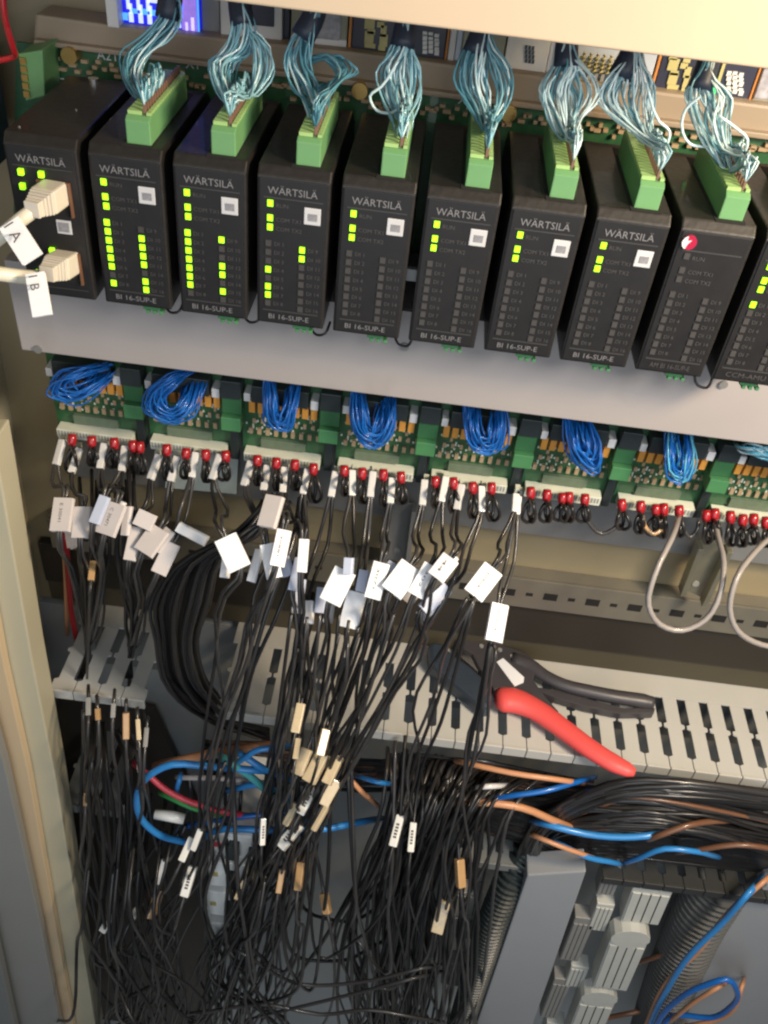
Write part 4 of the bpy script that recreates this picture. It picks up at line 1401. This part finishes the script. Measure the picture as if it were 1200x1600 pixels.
def hang1(k):
    x = 330 + 110 * rnd.random()
    return [(x + 40, 775 + jit(15), .09), (x + 25 + jit(6), 850, .05), (x + jit(8), 930, .02), (x * .5 + 185 + jit(10), 1040, -.004 + jit(.008)), (x * .45 + 175 + jit(12), 1150, -.01 + jit(.01)), (x * .6 + 90 + jit(18), 1270, -.014 + jit(.01)),
            (x * .9 - 50 + jit(26), 1400, -.012 + jit(.015)), (x - 110 + jit(60), 1520, -.01 + jit(.02)), (x - 130 + jit(90), 1640, jit(.02))]


bundle('hanging_wires', 'black wires hanging in front of the duct just right of the coil', 'hanging wires', P(380, 1000, .02), 3, hang1, 2.7, BW, (3, 1.5), group='strands of hanging black wires')


def hang2(k):
    x = 440 + 130 * rnd.random()
    return [(x + 12 + jit(6), 925, .025), (x + jit(6), 980, .006), (x * .7 + 130 + jit(9), 1070, -.008 + jit(.008)), (x * .55 + 180 + jit(12), 1170, -.014 + jit(.01)), (x * .6 + 130 + jit(18), 1280, -.018 + jit(.01)),
            (x * .75 + 20 + jit(30), 1400, -.015 + jit(.015)), (x * .8 - 30 + jit(60), 1520, -.01 + jit(.02)), (x * .8 - 50 + jit(100), 1640, jit(.02))]


bundle('hanging_wires', 'dense black wires falling from the central white tags over the duct', 'hanging wires', P(490, 1050, .0), 3, hang2, 2.7, BW, (3, 1.5), group='strands of hanging black wires')


def hang3(k):
    x = 590 + 110 * rnd.random()
    return [(x + 18 + jit(8), 890, .025), (x + jit(10), 940, .004), (x * .92 + 10 + jit(9), 1020, -.008), (x * .72 + 105 + jit(10), 1110, -.014 + jit(.006)), (x * .55 + 180 + jit(12), 1200, -.02 + jit(.008)),
            (x * .5 + 150 + jit(20), 1310, -.02 + jit(.01)), (x * .55 + 60 + jit(35), 1410, -.015 + jit(.015)), (x * .6 - 10 + jit(60), 1520, -.01 + jit(.02)), (x * .6 - 20 + jit(100), 1640, jit(.02))]


bundle('hanging_wires', 'black wires slanting down left from the tilted white tags', 'hanging wires', P(600, 1050, .0), 3, hang3, 2.7, BW, (2.5, 2), group='strands of hanging black wires')


def left1(k):
    x = 120 + 110 * rnd.random()
    return [(x * .6 + 62 + jit(6), 1135 + jit(8), .06), (x + jit(8), 1180, .01 + jit(.02)), (x + 6 + jit(14), 1290, .0 + jit(.02)), (x + 25 + jit(30), 1420, jit(.02)), (x + 40 + jit(60), 1540, jit(.02)), (x + 45 + jit(90), 1640, jit(.02))]


bundle('hanging_wires', 'dark wires hanging from under the left duct piece into shadow', 'hanging wires', P(170, 1200, .0), 9, left1, 2.7, BW, (4, .6), group='strands of hanging black wires')


def left0(k):
    x = 120 + 90 * rnd.random()
    g = x > 172
    x2 = (205 if g else 143) + jit(12)
    return [(x + jit(4), 745 + jit(20), .09), (x + jit(4), 800, .05), (x + jit(6), 860, .04), ((x2 + x) / 2 + jit(6), 920, .05), (x2, 980, .075), PZ(SLOTX[1 if g else 0] + jit(3), 1014 + jit(14), DZ), (x2 - 8 + jit(4), 1060, .085)]


bundle('hanging_wires', 'dark wires dropping behind the dull tags into the left duct piece', 'hanging wires', P(160, 860, .05), 16, left0, 2.9, BW, (4, .5), step=.015, group='strands of hanging black wires')


def curtain(k):
    x = rnd.random()
    x0 = 600 + 230 * x
    xb = 545 + 195 * x
    lean = jit(35)
    return [(x0 + 55 * x, 1172 + 45 * x + jit(6), .075), (x0 + 18 * x, 1196 + 30 * x + jit(8), .045), (x0 - 25 * x + jit(14), 1250 + jit(10), .03 - .03 * rnd.random()), (xb + 25 + lean * .4 + jit(14), 1340, .02 - .035 * rnd.random()),
            (xb + lean + jit(14), 1450, .01 - .03 * rnd.random()), (xb - 5 + lean * .8 + jit(22), 1560, jit(.02)), (xb - 10 + jit(45), 1650, jit(.02))]


bundle('wire_curtain', 'dense curtain of black wires spilling from the duct at the lower centre', 'wire curtain', P(660, 1300, .02), 80, curtain, 2.6, BW, (3, 1.6))


def lowertangle(k):
    x = rnd.uniform(130, 430) if k % 3 else rnd.uniform(300, 620)
    y = rnd.uniform(1400, 1500)
    w_ = rnd.uniform(50, 170) * rnd.choice((-1, 1))
    f = -.035
    if k % 3 == 0:      # hanging arc, both ends up
        return [(x - w_ * .1, y - 260, .03), (x, y - 60, f + jit(.015)), (x + w_ * .1, y, f + jit(.015)), (x + w_ * .4, y + rnd.uniform(50, 110), f + jit(.015)), (x + w_ * .8, y + rnd.uniform(40, 90), f + jit(.015)),
                (x + w_, y - 10, f + jit(.015)), (x + w_ * 1.15, y - 240, .03)]
    return [(x + 20, 1240, .07), (x, y - 40, f + jit(.015)), (x + w_ * .25, y + 40, f + jit(.02)), (x + w_ * .3 + jit(30), y + 90, f + jit(.02)), (x + w_ * .1 + jit(60), y + 140, f + jit(.02)), (x + jit(120), 1660, f + jit(.02))]


bundle('wire_tangle', 'loose tangle of black wires along the bottom edge left of centre', 'wire tangle', P(380, 1500, .0), 24, lowertangle, 2.7, BW, (3, 1.3))
for k, (pts, m_) in enumerate((([(330, 1580), (420, 1570), (500, 1585), (580, 1578), (650, 1590)], M_BLKW2), ([(380, 1490), (470, 1538), (560, 1535), (650, 1515)], M_BLKW2), ([(440, 1580), (540, 1556), (640, 1530)], M_BLKW2),
                               ([(460, 1380), (490, 1430), (540, 1440), (600, 1410)], M_BLKW), ([(545, 1400), (505, 1470), (470, 1520), (440, 1600)], M_BLKW), ([(440, 1420), (480, 1500), (540, 1500), (580, 1480)], M_BLKW))):
    Y_ = -.035 if k < 3 else .05
    pts = [(pts[0][0] * 1.5 - pts[1][0] * .5, pts[0][1] * 1.5 - pts[1][1] * .5, Y_ + .09)] + [(a, b_, Y_) for a, b_ in pts] + [(pts[-1][0] * 1.5 - pts[-2][0] * .5, pts[-1][1] * 1.5 - pts[-2][1] * .5, Y_ + .09)]
    tag(wire('stray_wire', wpath(pts), 2.9, m_), ['dark wire lying across the very bottom edge', 'dark wire crossing low in front of the curtain', 'dark wire arcing at the foot of the curtain',
        'black wire curving over the grey plate, upper one', 'black wire crossing the grey plate diagonally', 'black wire curving over the grey plate, lower one'][k], 'wire', 'stray wires at the bottom')

# ---- big horizontal bundles at the right
def rb1(k):
    t, u = rnd.random(), rnd.random()
    y0 = 1216 + 26 * t
    return [(1330, y0 + 40 + jit(5), .07 - .02 * u), (1200, y0 + 22 + jit(4), .055 - .03 * u), (1080, y0 + 6 + jit(5), .05 - .035 * u), (980, y0 + 6 + jit(6), .05 - .035 * u), (905, y0 + 28 + jit(7), .05 - .03 * u), (850, y0 + 62 + jit(8), .05 - .02 * u),
            (815 + 22 * t, y0 + 112 + jit(8), .05), (792 + 22 * t, 1400 + jit(8), .05), (758 + 26 * t, 1500, .05), (722 + 30 * t, 1620, .05)]


bundle('cable_bundle', 'upper black cable bundle lying under the duct at the right and turning down', 'cable bundle', P(1000, 1230, .04), 80, rb1, 3.4, (M_BLKW, M_BLKW2, M_BRNC), (3, 1.6, .18), group='cable bundles at the right')  # a few brown wires stand in for brown reflections on black


def rb2(k):
    t, u = rnd.random(), rnd.random()
    y0 = 1254 + 50 * t
    return [(1330, y0 + 50 + jit(6), .06), (1200, y0 + 26 + jit(6), .05 - .02 * u), (1100, y0 + 2 + jit(6), .045 - .025 * u), (1000, y0 - 12 + jit(6), .045 - .025 * u), (900, y0 - 8 + jit(7), .05 - .02 * u), (830, y0 + 6 + jit(9), .06), (760, y0 - 10 + jit(12), .08), (700, y0 - 30 + jit(14), .10)]


bundle('cable_bundle', 'middle black cable bundle with brown wires for glints crossing to the right edge', 'cable bundle', P(1000, 1280, .04), 80, rb2, 3.4, (M_BLKW, M_BLKW2, M_BRNC), (3, 1.6, .25), group='cable bundles at the right')  # brown wires mixed in to paint the reflections on the black ones


def rb3(k):
    t = rnd.random()
    y0 = 1316 + 32 * t
    return [(1330, y0 + 50 + jit(6), .08), (1200, y0 + 22 + jit(6), .075), (1080, y0 - 2 + jit(7), .07), (960, y0 - 14 + jit(7), .07), (860, y0 - 24 + jit(9), .08), (780, y0 - 60 + jit(12), .10)]


bundle('cable_bundle', 'lowest dark cable bundle just above the terminal blocks', 'cable bundle', P(1000, 1330, .07), 60, rb3, 3.4, BW, (4, .5), group='cable bundles at the right')


def rb4(k):
    t = rnd.random()
    y0 = 1186 + 34 * t
    return [(900 + jit(30), y0 + 34, .10), (820, y0 + 20 + jit(5), .07), (740, y0 + 6 + jit(7), .06), (660, y0 + 2 + jit(9), .07), (560, y0 + 8 + jit(12), .09), (440, y0 - 10 + jit(16), .10), (320, y0 - 20 + jit(16), .11)]


bundle('cable_bundle', 'brown and black cables running behind the curtain under the duct', 'cable bundle', P(760, 1200, .06), 60, rb4, 3.3, (M_BLKW, M_BRNC, M_BLKW2), (2, .9, 1), group='cable bundles at the right')

# ---- coloured cables
CBL = [
    ([(395, 1203, .0), (330, 1198, .0), (270, 1194, -.005), (232, 1212, -.008), (214, 1250, -.008), (226, 1286, -.004), (252, 1306, .0), (290, 1316, .01)], 5.8, M_BLUEC, 'bright blue cable looping at the left below the coil'),
    ([(320, 1308, .0), (340, 1297, -.004), (420, 1297, -.004), (500, 1296, .0), (560, 1285, .02)], 5.5, M_BLUEC, 'straight bright blue cable above the circuit breakers'),
    ([(228, 1208, .02), (262, 1236, .012), (300, 1254, .008), (345, 1268, .006), (372, 1272, .01)], 5.0, M_REDC, 'red cable crossing inside the blue cable loop'),
    ([(270, 1248, .02), (300, 1262, .014), (335, 1271, .012), (352, 1276, .015)], 4.5, M_GREENC, 'green cable just under the red cable'),
    ([(360, 1192, .0), (390, 1212, .0), (418, 1236, .0), (440, 1246, .01)], 6.0, M_TEALC, 'teal cable slanting right of the blue loop'),
    ([(386, 1182, -.004), (402, 1172, -.004), (430, 1168, .0)], 5.0, M_BLUEC, 'short blue cable stub highest beside the teal cable'),
    ([(388, 1186, -.002), (410, 1200, -.004), (440, 1212, .0)], 5.5, M_BLUEC, 'blue cable bending above the teal cable'),
    ([(370, 1232, .01), (400, 1226, .005), (440, 1240, .01)], 5.0, M_BLUEC, 'blue cable under the teal cable'),
    ([(320, 1286, .01), (380, 1276, .01), (450, 1270, .02)], 5.0, M_BLUE, 'dark blue cable above the straight bright blue cable'),
    ([(276, 1190, .03), (330, 1178, .03), (400, 1168, .03)], 8.0, M_ORGC, 'orange brown cable above the blue loop'),
    ([(280, 1220, .02), (276, 1238, .02), (290, 1256, .03)], 4.0, M_BLUEC, 'short blue cable inside the big blue loop'),
    ([(300, 1215, .02), (340, 1216, .015), (400, 1222, .02)], 4.5, M_TAGP, 'pinkish cable crossing behind the black wires inside the blue loop'),
    ([(700, 1256, .02), (760, 1254, .01), (815, 1262, .01), (862, 1281, .015), (890, 1292, .03)], 6.0, M_ORGC, 'orange cable crossing right below the duct'),
    ([(862, 1290, .012), (915, 1303, .008), (975, 1308, .006), (1025, 1304, .01), (1062, 1292, .03)], 5.5, M_BLUEC, 'blue cable lying on the black bundles at the right'),
    ([(1036, 1303, .004), (1070, 1291, .008), (1105, 1284, .02), (1140, 1282, .03)], 5.0, M_BRNC, 'brown cable continuing the blue cable on the black bundles'),
    ([(880, 1322, .02), (920, 1340, .015), (950, 1346, .02)], 4.5, M_BLUEC, 'short blue cable end below the black bundles'),
    ([(850, 1312, .02), (885, 1326, .015), (908, 1334, .015)], 4.0, M_ORGC, 'pale orange cable end beside the short blue one'),
    ([(1000, 1340, .02), (1040, 1326, .015), (1085, 1330, .015), (1110, 1336, .03)], 4.5, M_BLUEC, 'blue cable emerging low at the right below the bundles'),
    ([(1090, 1328, .02), (1150, 1320, .015), (1220, 1328, .02)], 4.5, M_BRNC, 'brown cable running to the right edge below the bundles'),
    ([(742, 1231, .03), (760, 1229, .022), (782, 1228, .03)], 4.5, M_SLVG, 'short pale cable piece under the duct beside the curtain'),
    ([(760, 1250, .02), (800, 1243, .01), (850, 1236, .012), (900, 1222, .03)], 4.5, M_BLUE, 'dim blue cable running under the black bundles'),
    ([(740, 1195, .03), (800, 1208, .02), (870, 1218, .02)], 4.5, M_ORGC, 'orange cable high against the duct edge'),
    ([(540, 1210, .03), (560, 1232, .02), (580, 1250, .03)], 4.0, M_ORGC, 'small orange cable behind the sleeve cluster'),
    ([(570, 1216, .03), (590, 1222, .02), (610, 1224, .03)], 4.0, M_BLUEC, 'short blue cable piece behind the sleeve cluster'),
    ([(102, 830, .12), (107, 900, .12), (112, 960, .12), (120, 1000, .12)], 4.6, M_RED, 'red cable against the wall at the left above the duct'),
    ([(98, 830, .125), (102, 900, .125), (104, 960, .125)], 3.2, M_ORGC, 'thin orange cable beside the red one at the left'),
    ([(1170, 1395, .02), (1130, 1440, .015), (1080, 1490, .01), (1040, 1550, .01), (1000, 1640, .01)], 4.6, M_BLUEC, 'blue cable descending diagonally over the dark slotted duct'),
    ([(1190, 1380, .03), (1140, 1424, .02), (1092, 1486, .014), (1050, 1525, .016), (1010, 1600, .02), (990, 1650, .02)], 3.6, M_ORGC, 'orange cable following the diagonal blue cable'),
    ([(1010, 1640, .0), (1050, 1570, -.005), (1100, 1540, -.01), (1135, 1530, -.01), (1152, 1550, -.01), (1140, 1575, -.005), (1110, 1590, .0), (1060, 1586, .01), (1030, 1630, .01)], 4.6, M_BLUE, 'blue cable loop at the bottom right corner'),
    ([(1060, 1585, .0), (1090, 1562, -.006), (1118, 1545, -.006)], 3.6, M_ORGC, 'orange cable inside the blue loop at the bottom right'),
    ([(1158, 1545, -.004), (1150, 1572, -.008), (1120, 1594, -.004), (1090, 1600, 0)], 3.4, M_ORGC, 'orange cable along the outer side of the blue bottom loop'),
    ([(1010, 1500, .06), (1040, 1490, .055), (1070, 1478, .06)], 4, M_BRNC, 'dark red cable beside the terminal blocks, upper one'),
    ([(950, 1590, .05), (990, 1582, .05), (1020, 1576, .06)], 4, M_BRNC, 'dark red cable beside the terminal blocks, lowest one'),
]
for pts, rpx, m_, lab in CBL:
    e0, e1 = pts[0], pts[-1]
    pts = [(e0[0] * 1.6 - pts[1][0] * .6, e0[1] * 1.6 - pts[1][1] * .6, e0[2] + .05)] + pts + [(e1[0] * 1.6 - pts[-2][0] * .6, e1[1] * 1.6 - pts[-2][1] * .6, e1[2] + .05)]
    tag(wire('coloured_cable', wpath(pts, step=.012), rpx, m_, None, 8), lab, 'cable', 'coloured cables among the black wires')
q = MB().tube([P(242, 1272, .0), P(270, 1276, .0), P(288, 1280, .0)], [.0055, .0065, .006], 12)
sv = q.build('white_cable_sleeve', M_SLVW, None, smooth=True)
tag(sv, 'fat white cable sleeve inside the blue loop under the red cable', 'cable sleeve')

# ================================================================== lower right: duct covers, terminal blocks
dc = MB().prism([P(824, 1368, .02), P(916, 1362, .02), P(826, 1620, .02), P(738, 1620, .02)], (0, .030, 0)).build('duct_cover', M_DUCTL, None, bevel=.002)
tag(dc, 'smooth blue grey duct cover standing upright at the lower right', 'duct cover')
dc = MB().prism([P(1118, 1432, .05), P(1200, 1385, .05), P(1290, 1380, .05), P(1290, 1640, .05), P(1040, 1640, .05), P(1034, 1580, .05)], (0, .06, 0)).build('duct_cover', M_DUCTL, None, bevel=.002)
tag(dc, 'blue grey panel at the right edge behind the blue cable loop', 'duct cover')


def conduit(pts, rpx, pitch, label, material):
    path = wpath(pts, step=.004)
    d = [0.0]
    for p, q in zip(path[:-1], path[1:]):
        d.append(d[-1] + float(np.linalg.norm(q - p)))
    r = rpx * mpp(path[len(path) // 2])
    n = int(d[-1] / pitch * 6)
    A = np.array(path)
    P2 = [np.array([np.interp(t, d, A[:, c]) for c in range(3)]) for t in np.linspace(0, d[-1], n)]
    prof = (1.0, 1.0, .98, .80, .78, .80)
    o = MB().tube(P2, [r * prof[k % 6] for k in range(n)], 20).build('corrugated_conduit', material, None, smooth=False, recalc=False)
    tag(o, label, 'conduit', 'dark corrugated conduits at the lower right')


conduit([(1128, 1376, .075), (1100, 1420, .07), (1062, 1500, .065), (1012, 1640, .06)], 42, .0115, 'wide dark grey corrugated conduit under the diagonal blue cable', M_DUCTK2)
conduit([(846, 1306, .075), (812, 1350, .05), (782, 1410, .035), (752, 1500, .03), (708, 1640, .03)], 25, .0095, 'black corrugated conduit running down left of the duct cover', M_TOGGLE)


def terminal(name, top, axis, w_, L_, Y, depth, material, label, ribs):
    """block with ribs; top = px of its upper middle, axis = px vector down"""
    a = P(top[0], top[1], Y)
    b_ = P(top[0] + axis[0] * L_, top[1] + axis[1] * L_, Y)
    lo = b_ - a
    Lm = np.linalg.norm(lo)
    lo /= Lm
    k = mpp(a)
    wi = np.array([1.0, 0, 0])
    n = np.array([0, -1.0, 0])
    r = empty(name, a)
    tag(r, label, 'terminal block', 'terminal blocks at the lower right')
    W_ = w_ * k
    q = MB()
    q.obox(a + lo * Lm * .5, wi * W_ / 2, lo * Lm / 2, n * depth)
    q.build('block_body', material, r, bevel=.0015)
    if ribs:
        top_ = MB()
        top_.tube([a - lo * .004 - n * depth * .4, a - lo * .004 + n * (depth + .002)], W_ * .52, 14)
        top_.build('block_cap', material, r, bevel=.0006)
    for j in range(4):
        q = MB()
        q.obox(a + wi * W_ * (-.36 + .24 * j) + lo * Lm * .54 + n * (depth + .0007), wi * W_ * .104, lo * Lm * .42, n * .0010)
        q.build('rib', material, r, bevel=.0005)
        q = MB()
        q.obox(a + wi * W_ * (-.24 + .24 * j - (.24 if j == 3 else 0) * 0) * .98 + lo * Lm * .54 + n * (depth + .0006), wi * W_ * .028, lo * Lm * .40, n * .0008)
        if j < 3:
            q.build('slit', M_HOLE, r, recalc=False)
    return r


ax = (-.40, 1.0)
terminal('terminal_block', (1018, 1376), ax, 62, 52, .055, .012, M_TERM, 'ivory ribbed terminal block highest, right below the dark comb', False)
terminal('terminal_block', (982, 1452), ax, 58, 78, .045, .014, M_TERM, 'ivory ribbed terminal block with rounded cap, middle of the column', True)
terminal('terminal_block', (934, 1546), ax, 54, 80, .045, .014, M_TERM, 'ivory ribbed terminal block with rounded cap, lowest of the column', True)
for k, (x, y, L_) in enumerate(((957, 1352, 34), (946, 1402, 40), (914, 1424, 66), (906, 1500, 30), (880, 1520, 60), (868, 1590, 40))):
    terminal('terminal_block', (x, y), ax, 28 if k != 2 else 32, L_, .062, .010, M_TERMD if k % 2 == 0 else M_TERM, ['small grey terminal block at the top beside the duct cover', 'pale narrow terminal block below the topmost small one',
             'long dark grey terminal block beside the middle ivory block', 'short pale terminal block below the long dark one', 'grey terminal block low beside the duct cover', 'grey terminal block at the bottom edge'][k], False)
# dim terminal stack behind the wires right of the curtain
for k, (x, y) in enumerate(((735, 1385), (728, 1420), (715, 1495))):
    terminal('terminal_block', (x, y), (-.2, 1), 40, 34, .06, .010, M_TERMD, 'dim grey terminal block right of the curtain, %s from the top' % ordinal(k), False)

# circuit breakers behind the wires
for k, (x, y, h) in enumerate(((362, 1300, 40), (358, 1345, 42), (356, 1392, 40), (352, 1440, 38))):
    r = empty('circuit_breaker', P(x, y, -.006))
    tag(r, 'white circuit breaker behind the wires, %s from the top of the column' % ordinal(k), 'circuit breaker', 'column of circuit breakers')
    a = P(x - 34, y, -.006)
    e = P(x + 32, y + 2, -.006)
    bz = P(x, y + h, -.006)[2]
    MB().box(a[0], e[0], -.006, .10, bz, a[2]).build('breaker_body', M_MCB, r, bevel=.0015)
    mx = a[0] * .42 + e[0] * .58
    mz = (a[2] + bz) / 2
    MB().box(mx - .006, mx + .006, -.016, -.0055, mz - .015, mz + .015).build('toggle', M_TOGGLE, r, bevel=.001)
    MB().box(a[0] + .004, a[0] + .012, -.0070, -.0056, mz - .004, mz + .006).build('indicator', M_REDC if k == 0 else M_DEVY, r)
    MB().box(e[0] + .001, e[0] + .016, .035, .10, bz, a[2]).build('side_contact', M_TERMD, r, bevel=.001)
